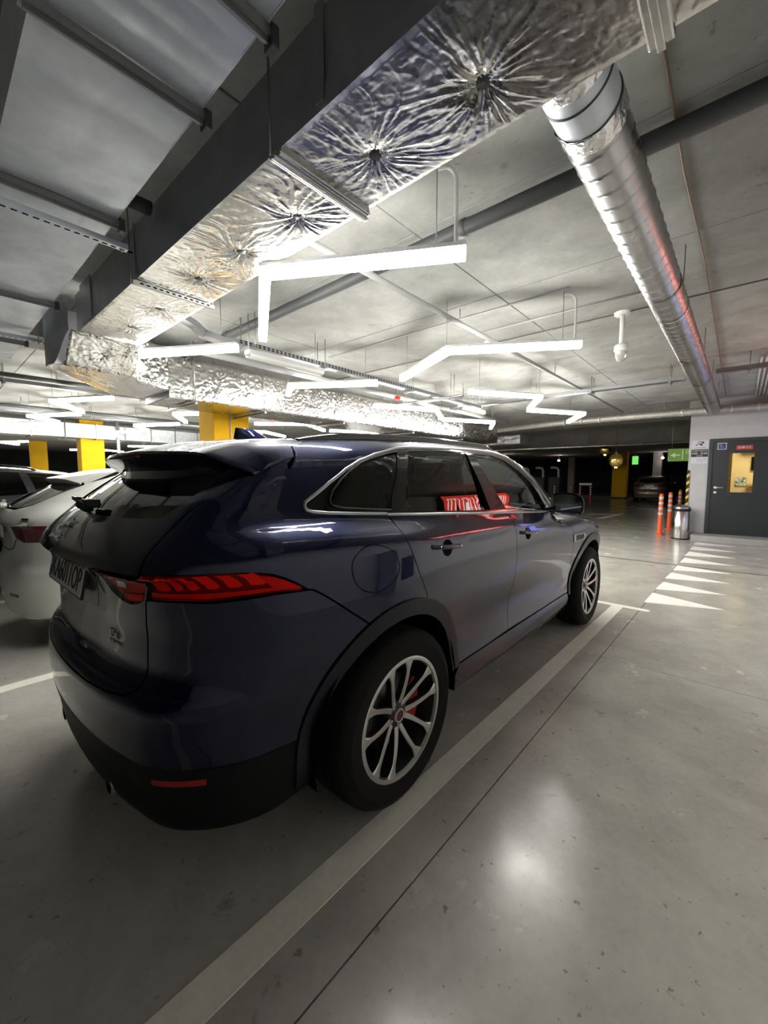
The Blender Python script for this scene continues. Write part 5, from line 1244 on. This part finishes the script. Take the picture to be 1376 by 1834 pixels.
# ------------------------------------------------------------------ ceiling light lines
def led_mat():
    m = bpy.data.materials.new('led_diffuser'); m.use_nodes = True; nt = m.node_tree; nt.nodes.clear()
    o = nt.nodes.new('ShaderNodeOutputMaterial'); e = nt.nodes.new('ShaderNodeEmission'); e.inputs['Color'].default_value = (1.0,.985,.915,1); e.inputs['Strength'].default_value = LED_POWER
    nt.links.new(e.outputs[0], o.inputs['Surface']); return m
M_LED = led_mat(); M_LEDBODY = mat('light_housing', (.75,.75,.73), .4)
LZ = 2.65
def light_line(pts, label, cable=None, group='angled light lines under the ceiling', wires=True):
    t = thing('ceiling_light', label, 'ceiling light', (0,0,0), 0, group)
    for a, b in zip(pts[:-1], pts[1:]):
        A = Vector((*a,LZ)); B = Vector((*b,LZ)); d = (B-A).normalized()*.02
        MB().bar(A-d, B+d, .066, .054).build('diffuser', M_LED, t)
        MB().bar(A-d+Vector((0,0,.038)), B+d+Vector((0,0,.038)), .070, .022).build('housing', M_LEDBODY, t)
    if wires:
        for i, p in enumerate(pts):
            q = pts[1] if i != 1 else pts[0]; k = .12 if i != 1 else .02
            w = (p[0]+(q[0]-p[0])*k, p[1]+(q[1]-p[1])*k); MB().tube([(w[0],w[1],LZ+.03),(w[0],w[1],CZ+.01)], .0028, 5).build('suspension_wire', M_STEEL, t)
    if cable:
        p = pts[cable]; x, y = p; q = pts[1]; x += (q[0]-x)*.03; y += (q[1]-y)*.03; pp = []
        for i in range(15):
            s = i/14; pp.append((x-.10*max(0,s-.55)**1.2*2.4, y-.05*max(0,s-.55)*2, LZ+.035+(CZ-.02-LZ-.035)*min(1,math.sin(min(s/.85,1)*math.pi/2))))
        MB().tube(pp, .011, 8).build('supply_cable', M_CABLE, t)
V = light_line
V([(-1.24,.75),(-.23,.13),(.78,.72)], 'angled light line right above the car beside the large foil duct', cable=2)
V([(-1.24,2.72),(-.22,2.15),(.80,2.78)], 'angled light line over the front door of the dark blue car', cable=2)
V([(-1.0,3.98),(-.38,5.01),(-.95,6.0)], 'angled light line over the bonnet end, pointing at the office', cable=0)
V([(-1.0,6.12),(-.36,7.2),(-.95,8.2)], 'last angled light line before the white insulated pipe', cable=0)
V([(-1.70,.74),(-2.72,.14),(-3.70,.74)], 'angled light line half hidden by the foil duct end', cable=0)
V([(-1.67,2.70),(-2.65,2.06),(-3.12,2.36)], 'angled light line over the hatchback beside the shiny duct', cable=0)
V([(-2.81,3.92),(-2.27,5.0),(-2.8,6.0)], 'angled light line in front of the shiny duct, pointing at the office')
V([(-2.81,6.15),(-2.25,7.24),(-2.75,8.1)], 'last angled light line in front of the shiny duct')
V([(-5.42,.72),(-6.42,.16),(-7.40,.78)], 'first angled light line of the zigzag over the grey estate')
V([(-7.75,.80),(-8.80,.20),(-9.55,.80)], 'second angled light line of the zigzag over the grey estate')
V([(-9.75,.78),(-10.77,.20),(-11.72,.80)], 'third angled light line of the zigzag, before the galvanised duct')
V([(-5.40,2.62),(-6.38,2.04),(-7.35,2.66)], 'angled light line behind the yellow column')
V([(-7.85,2.70),(-8.90,2.14),(-9.75,2.70)], 'angled light line between the yellow columns')
V([(-10.17,2.71),(-11.21,2.17),(-12.15,2.77)], 'angled light line just before the second yellow column')
V([(-6.45,3.84),(-5.64,4.68),(-6.30,5.75)], 'angled light line beyond the roof of the dark blue car')
V([(-8.4,3.9),(-7.8,4.95),(-8.4,6.0)], 'angled light line far beyond the antenna fin')
V([(-6.21,5.9),(-5.66,6.9),(-6.2,7.9)], 'angled light line beside the pale grey column')
V([(-16.5,1.2),(-17.5,.6),(-18.4,1.2)], 'distant light line beyond the galvanised duct', wires=True)
V([(-20.5,3.2),(-19.6,4.2),(-20.4,5.2)], 'distant light line between the far yellow columns', wires=True)
V([(-16.2,4.2),(-15.3,5.2),(-16.1,6.2)], 'distant light line behind the roof spoiler', wires=True)
V([(-24.0,.2),(-25.0,-.4),(-26.0,.2)], 'distant light line at the dark end of the garage', wires=True)
# ------------------------------------------------------------------ things by the office
def bin_():
    t = thing('waste_bin', 'brushed steel waste bin with domed lid at the wall corner', 'bin', (.985,10.33,0))
    ms = mat('brushed_steel', (.62,.61,.60), .22, metal=1.0)
    b = MB(); b.lathe([(.0,.02),(.168,.02),(.172,.03),(.172,.66),(.165,.665)],40); b.build('body', ms, t)
    k = MB(); k.lathe([(.0,0),(.172,0),(.176,.008),(.176,.026),(.170,.03)],40); k.build('base_ring', M_BLACKPLASTIC, t)
    c = MB(); c.lathe([(.168,.655),(.180,.66),(.182,.70),(.178,.715)],40); c.build('collar', M_BLACKPLASTIC, t)
    l = MB(); l.lathe([(.178,.715),(.172,.745),(.150,.775),(.11,.797),(.05,.808),(.0005,.81)],40); l.build('lid', ms, t)
    p = MB(); p.cbox(-.05,.05,-.20,-.17,.675,.695,.006); p.build('lid_button', M_BLACKPLASTIC, t)
bin_()
M_ORANGE = mat('orange_plastic', (.90,.13,.035), .45); M_REFLECT = mat('reflective_tape', (.62,.60,.58), .35)
M_REDPOST = mat('red_plastic', (.40,.03,.025), .5)
def bollard(x, y, label, m=M_ORANGE, h=1.03, group='orange traffic posts'):
    t = thing('traffic_post', label, 'bollard', (x,y,0), 0, group)
    b = MB(); b.lathe([(.0,0),(.10,0),(.10,.02),(.075,.03),(.062,.045)],24); b.build('base', m, t)
    p = MB(); p.lathe([(.058,.03),(.052,.12),(.044,h-.02),(.036,h-.003),(.0005,h)],24); p.build('post', m, t)
    for z in (h-.14,h-.27,h-.40,h-.53):
        r = .044+.008*(h-z)/h; s = MB(); s.lathe([(r+.001,z),(r+.0035,z+.002),(r+.0035,z+.063),(r+.001,z+.065)],24); s.build('reflective_band', M_REFLECT, t)
bollard(.53,10.75,'orange flexible traffic post with grey bands, the nearer of two by the bin')
bollard(.56,12.2,'orange flexible traffic post with grey bands, the farther of two by the bin')
bollard(.50,15.2,'orange traffic post in shade behind the pair by the bin')
bollard(.62,16.4,'orange traffic post in shade next to the striped wall corner')
for k, (x, y) in enumerate(((-7.6,23.6),(-6.6,24.3),(-5.5,23.7),(-4.9,23.47),(-4.35,23.47))):
    bollard(x, y, ['dim red and white post left of the row in the dark bays','dim red and white post second in the row in the dark bays','dim red and white post before the pale column','dim red and white post at the near end of the small barrier','dim red and white post at the far end of the small barrier'][k], M_REDPOST, 1.0, 'red and white posts in the dark bays')
tag(MB().box(-4.95,-4.3,23.45,23.49,.998,1.12).build('barrier_board', M_REFLECT), 'pale board across two red and white posts', 'barrier')

def poster(name, label, x0, x1, z0, z1, m, y=10.648, t=.006):
    return tag(MB().box(x0,x1,y-t,y,z0,z1).build(name, m), label, 'sign')
def put_text(txt, size, x, y, z, m, parent, xs=1.0, facing='-y', sp=1.0, shear=0.0, nm='lettering'):
    me = text_mesh(txt, size, .0008, sp, xs, shear)
    R = Matrix.Rotation(math.pi/2, 4, 'X')
    if facing == '-x': R = Matrix.Rotation(-math.pi/2, 4, 'Z') @ R
    me.transform(Matrix.Translation((x,y,z)) @ R); return link(nm, me, m, parent)
M_PAPER = mat('sign_white', (.62,.62,.68), .5); M_SIGNBLACK = mat('sign_black', (.02,.02,.022), .5); M_INK = mat('sign_ink', (.03,.03,.035), .5); M_SIGNWHITE = mat('sign_lettering_white', (.75,.75,.75), .5)
p1 = poster('logo_sign', 'white sign with a slanted black letter above the opening hours', 1.08,1.385,2.09,2.28,M_PAPER)
rb = [(-.115,-.038),(-.085,-.038),(-.055,-.005),(-.02,-.005),(.012,-.038),(.06,-.038),(.03,-.004),(.075,.012),(.085,.034),(.065,.05),(-.045,.05),(-.062,.034),(.03,.034),(.042,.022),(.03,.010),(-.045,.010),(-.06,.010)]
lm = MB(); lm.prism([(1.235+a*.85,2.20+b*1.05) for a, b in rb], 10.640, 10.6425, 'y'); lm.build('logo', M_INK, p1)
put_text('DETAILING SERVICE', .022, 1.232, 10.6415, 2.115, M_INK, p1, 1.05) if False else MB().box(1.12,1.345,10.6405,10.642,2.110,2.118).build('small_print', M_INK, p1)
p2 = poster('hours_sign', 'black sign with white opening hours beside the door', 1.075,1.385,1.905,2.075,M_SIGNBLACK)
put_text('ГРАФІК РОБОТИ', .036, 1.23, 10.6415, 2.040, M_SIGNWHITE, p2, .95); put_text('9:00 - 22:00', .062, 1.23, 10.6415, 1.982, M_SIGNWHITE, p2, .92, sp=1.02); put_text('(Пн-Нд)', .030, 1.23, 10.6415, 1.930, M_SIGNWHITE, p2)
p3 = poster('notice_sign', 'white notice with small grey print below the opening hours', 1.075,1.385,1.755,1.895,M_PAPER)
for k in range(4): MB().box(1.175,1.175+(.19,.17,.19,.12)[k],10.6405,10.642,1.855-.022*k,1.861-.022*k).build('small_print', mat('grey_ink', (.25,.25,.28), .5), p3)
d1 = poster('office_sign', 'red sign reading office on the dark door', 1.87,2.145,2.04,2.135,mat('sign_red', (.45,.045,.04), .4), y=10.650); 
put_text('ОФІС', .062, 2.007, 10.6435, 2.086, M_SIGNWHITE, d1, 1.25, sp=1.1)
d2 = poster('door_sticker', 'small dark blue sticker with a white border on the door', 1.545,1.705,2.055,2.205,mat('sticker_border', (.55,.58,.72), .5), y=10.650)
MB().box(1.56,1.69,10.6425,10.6445,2.07,2.19).build('blue_field', mat('sticker_blue', (.02,.03,.16), .4), d2)
for k in range(4): MB().box(1.575,1.575+(.05,.07,.06,.09)[k],10.6415,10.643,2.165-.022*k,2.172-.022*k).build('small_print', mat('sticker_print', (.35,.38,.50), .5), d2)
# green way-out sign hanging in the driveway
g = thing('exit_sign', 'green hanging sign with a white arrow beside the office wall', 'sign', (0,0,0))
MB().box(.47,1.45,11.98,12.02,1.86,2.19).build('board', mat('sign_green', (.12,.24,.03), .5, emit=(.2,.45,.05), emit_s=.03), g)
MB().prism([(.52,2.02),(.63,2.08),(.63,2.035),(.74,2.035),(.74,2.005),(.63,2.005),(.63,1.96)], 11.972, 11.98, 'y').build('arrow', mat('sign_pale_green', (.55,.68,.36), .5), g)
put_text('ВИЇЗД', .15, 1.09, 11.974, 2.09, mat('sign_pale_green', (.55,.68,.36), .5), g, 1.0); MB().box(.78,.80,11.972,11.98,1.90,2.16).build('divider', mat('sign_pale_green', (.55,.68,.36), .5), g)
for x in (.55,1.35): MB().tube([(x,12,2.19),(x,12,CZ)],.006,6).build('hanger_rod', M_STEEL, g)
# striped corner guard
h = thing('corner_guard', 'black and yellow striped rubber guard on the office wall corner', 'corner guard')
MB().box(1.018,1.075,10.632,10.650,.70,1.60).build('guard_front', M_BLACKPLASTIC, h); MB().box(1.018,1.032,10.65,10.72,.70,1.60).build('guard_side', M_BLACKPLASTIC, h)
for k in range(5):
    z = .74+.17*k; MB().prism([(1.019,z),(1.074,z+.05),(1.074,z+.115),(1.019,z+.065)], 10.629, 10.633, 'y').build('yellow_stripe', mat('stripe_yellow', (.85,.55,.03), .45), h)
# office interior behind the pane
tag(MB().cbox(1.95,2.95,13.22,13.44,2.12,2.36,.03).build('air_conditioner', mat('ac_white', (.8,.78,.72), .4)), 'white air conditioner on the office wall behind the door pane', 'air conditioner')
mo = thing('monitor', 'black monitor on the office wall behind the door pane', 'monitor'); MB().cbox(2.16,2.75,13.39,13.445,1.62,1.98,.01).build('screen', M_BLACKGLOSS, mo)
tag(MB().cbox(1.86,2.10,13.42,13.446,1.20,1.44,.004).build('wall_picture', mat('picture_print', (.7,.68,.62), .5, noise=(18,2), noise_col=(.02,.02,.02))), 'small black and white print on the office wall', 'picture')
sh = thing('counter', 'wooden counter inside the office', 'counter'); MB().cbox(2.1,4.4,12.9,13.4,1.20,1.26,.006).build('top', mat('counter_wood', (.40,.24,.10), .5), sh); MB().box(2.15,4.35,13.0,13.38,.14,1.20).build('front', mat('counter_front', (.55,.40,.24), .5), sh)
jm = tag(MB().box(1.62,1.80,11.6,11.66,.14,2.75).build('door_post', mat('pine_wood', (.62,.36,.10), .5)), 'pine wood post inside the office behind the pane', 'post')
la = bpy.data.lights.new('office_lamp', 'AREA'); la.energy = 50; la.size = 1.2; la.color = (1.0,.78,.50); lo_ = bpy.data.objects.new('office_lamp', la); COL.objects.link(lo_); lo_.location = (2.4,12.2,2.73)

# security camera dome on a drop pipe
c = thing('security_camera', 'white dome camera on a short drop pipe', 'camera', (.98,3.60,0))
wm = mat('camera_white', (.72,.71,.68), .4)
MB().lathe([(.0005,CZ-.03),(.07,CZ-.028),(.082,CZ-.012),(.082,CZ+.002)],28).build('ceiling_plate', wm, c)
MB().tube([(0,0,2.81),(0,0,CZ-.02)],.024,14).build('drop_pipe', wm, c)
MB().lathe([(.0005,2.815),(.05,2.81),(.066,2.795),(.068,2.745),(.060,2.735)],28).build('camera_body', wm, c)
MB().lathe([(.060,2.738),(.058,2.715),(.050,2.68),(.034,2.645),(.012,2.63),(.0005,2.628)],28).build('camera_dome', mat('camera_dome', (.55,.54,.52), .15, coat=.5), c)
MB().cbox(.03,.058,-.03,.03,2.66,2.70,.006).build('lens_hood', wm, c)
# sprinkler heads / detectors
for k, (x, y, lab) in enumerate(((-.49,3.50,'round white ceiling detector beside the sprinkler pipe'),(-6.0,1.0,'round white ceiling detector over the grey estate'))):
    d = thing('smoke_detector', lab, 'detector', (x,y,0)); MB().lathe([(.0005,CZ-.045),(.03,CZ-.042),(.045,CZ-.025),(.05,CZ-.012),(.05,CZ+.002)],24).build('detector_body', wm, d); MB().lathe([(.0005,CZ-.055),(.015,CZ-.052),(.018,CZ-.042)],16).build('sensor_cap', M_SATIN, d)
for k, (x, y, lab) in enumerate(((-2.70,4.40,'red sounder above the car roof'),(-6.85,4.56,'red sounder beyond the yellow column'))):
    d = thing('alarm_sounder', lab, 'alarm', (x,y,0)); MB().lathe([(.0005,2.80),(.04,2.80),(.05,2.82),(.05,2.86),(.03,2.87)],20).build('sounder_body', mat('alarm_red', (.6,.03,.02), .4), d); MB().tube([(0,0,2.865),(0,0,CZ)],.008,6).build('drop_pipe', M_STEEL, d)

# golden glass globes
gm = bpy.data.materials.new('gold_mirror_glass'); gm.use_nodes = True
b_ = gm.node_tree.nodes['Principled BSDF']; b_.inputs['Base Color'].default_value = (.85,.58,.16,1); b_.inputs['Metallic'].default_value = 1; b_.inputs['Roughness'].default_value = .08
for k, (x, y, z, r) in enumerate(((-.66,11.5,1.90,.19),(-1.66,14.6,2.42,.20))):
    t = thing('globe_lamp', ['golden mirrored globe lamp hanging low in the driveway','golden mirrored globe lamp partly hidden behind the beam'][k], 'lamp', (x,y,0))
    s = MB(); s.lathe([(max(.0005,r*math.sin(a)), z-r*math.cos(a)) for a in np.linspace(0, math.pi, 25)],32); s.build('globe', gm, t)
    MB().tube([(0,0,z+r*.99),(0,0,CZ)],.006,6).build('cord', M_BLACKPLASTIC, t); MB().lathe([(.0005,z+r+.05),(.03,z+r+.045),(.035,z+r-.01)],16).build('lamp_cap', M_CHROME, t)
    bl = MB(); bl.lathe([(.0005,z-r-.022),(.03,z-r-.018),(.036,z-r*.985)],16); bl.build('bulb', mat('globe_bulb', (1,.8,.5), .3, emit=(1,.75,.4), emit_s=6), t)
# far lit dots: small round lamps on the dark wall
M_DOT = mat('small_lamp', (1,.9,.85), .3, emit=(1,.82,.78), emit_s=14)
for k, (x, y, z) in enumerate(((-8.6,31,2.75),(-2.0,31,2.75),(-11,27,2.6))):
    d = thing('bulkhead_lamp', ['small round lamp in the dark bay beside the pale column','small round lamp above the far beige car','small round lamp in the dark bay over the bent pipes'][k], 'lamp', (x,y,z))
    MB().lathe([(.0005,-.09),(.06,-.07),(.09,-.02),(.09,0)],16).build('lamp_glass', M_DOT, d); MB().tube([(0,0,0),(0,0,CZ-z)],.012,6).build('drop_pipe', M_STEEL, d)
ex = thing('emergency_sign', 'small glowing green emergency sign in the dark bays', 'sign', (-2.35,24,2.35)); MB().box(-.14,.14,-.02,.02,-.22,.22).build('lit_face', mat('green_lit', (.1,.6,.1), .4, emit=(.25,1,.2), emit_s=.25), ex); MB().tube([(0,0,.22),(0,0,CZ-2.35)],.012,6).build('drop_pipe', M_STEEL, ex)
# bent ventilation pipes in the dark bays
for k in range(4):
    x = -9.6+k*.95
    t = thing('bent_pipe', ['first pale bent pipe of the row in the dark bays','second pale bent pipe of the row in the dark bays','third pale bent pipe of the row in the dark bays','last pale bent pipe of the row, beside the pale column'][k], 'pipe', (x,25,0), 0, 'bent pipes in the dark bays')
    MB().tube([(-.35,0,2.05),(-.1,0,2.05),(.05,0,2.0),(.12,0,1.9),(.13,0,1.55),(.13,0,0)],.075,12).build('tube', mat('pale_pipe', (.55,.55,.54), .5), t)
    MB().box(-.40,.25,-.2,.2,0,1.45).build('machine_block', M_SIGNBLACK, t)

# ------------------------------------------------------------------ on the wall beside the driveway (seen in the car's paint and windows)
rs = thing('lit_sign', 'red lit wall sign with white lettering beside the driveway', 'sign')
MB().box(3.21,3.449,4.7,7.5,2.50,3.0).build('sign_box', M_BLACKPLASTIC, rs)
MB().box(3.202,3.21,4.72,7.48,2.52,2.98).build('sign_face', mat('sign_face_red', (.8,.03,.02), .4, emit=(1,.07,.04), emit_s=.95), rs)
put_text('ШИННИЙ ЦЕНТР', .30, 3.199, 6.1, 2.74, mat('sign_letters_lit', (.9,.9,.9), .4, emit=(1,.95,.92), emit_s=1.6), rs, .98, facing='-x')
bs = thing('info_board', 'blue lit information board on the wall beside the driveway', 'sign')
MB().box(3.40,3.449,7.7,8.9,1.2,2.0).build('board', M_BLACKPLASTIC, bs); MB().box(3.392,3.40,7.72,8.88,1.22,1.98).build('blue_face', mat('board_blue', (.1,.12,.6), .4, emit=(.10,.12,.85), emit_s=1.0), bs)
for k in range(5): MB().box(3.388,3.392,7.85,8.75,1.85-.13*k,1.89-.13*k).build('print_line', mat('board_print', (.7,.7,.85), .5, emit=(.7,.75,1), emit_s=1.0), bs)
wb = thing('service_cabinet', 'pale service cabinet against the wall beside the driveway', 'cabinet', (3.12,2.2,0))
MB().cbox(-.28,.32,-.35,.35,0,1.35,.02).build('body', mat('cabinet_white', (.60,.60,.62), .4), wb); MB().box(-.286,-.28,-.22,.22,.35,.80).build('display', M_BLACKGLOSS, wb); MB().cbox(-.30,-.28,-.1,.1,1.12,1.16,.004).build('handle', M_SATIN, wb)

# pole with a white board beside the second yellow column, white cables on the ceiling
np_ = thing('notice_pole', 'thin grey pole with a white board beside the bright yellow column', 'pole', (-12.45,2.78,0))
MB().tube([(0,0,0),(0,0,CZ-.004)],.045,12).build('pole', M_PIPEGREY, np_); MB().cbox(-.02,.02,.06,.48,1.56,1.82,.005).build('board', M_SIGNWHITE, np_); MB().box(-.012,.012,-.02,.07,1.66,1.70).build('bracket', M_STEEL, np_)
for k in range(5):
    t = thing('ceiling_cable', 'white cable in the parallel bundle above the office door', 'cable', (0,0,0), 0, 'white cables above the office door')
    x = 2.12+.055*k; MB().tube([(x,6.42,CZ-.05),(x,6.6,CZ-.03),(x,8.0,CZ-.03),(x,10.19,CZ-.03)],.013,8).build('sheath', M_CABLE, t)
    for y in (7.0,9.0): MB().box(x-.018,x+.018,y-.01,y+.01,CZ-.045,CZ-.001).build('clip', M_STEEL, t)
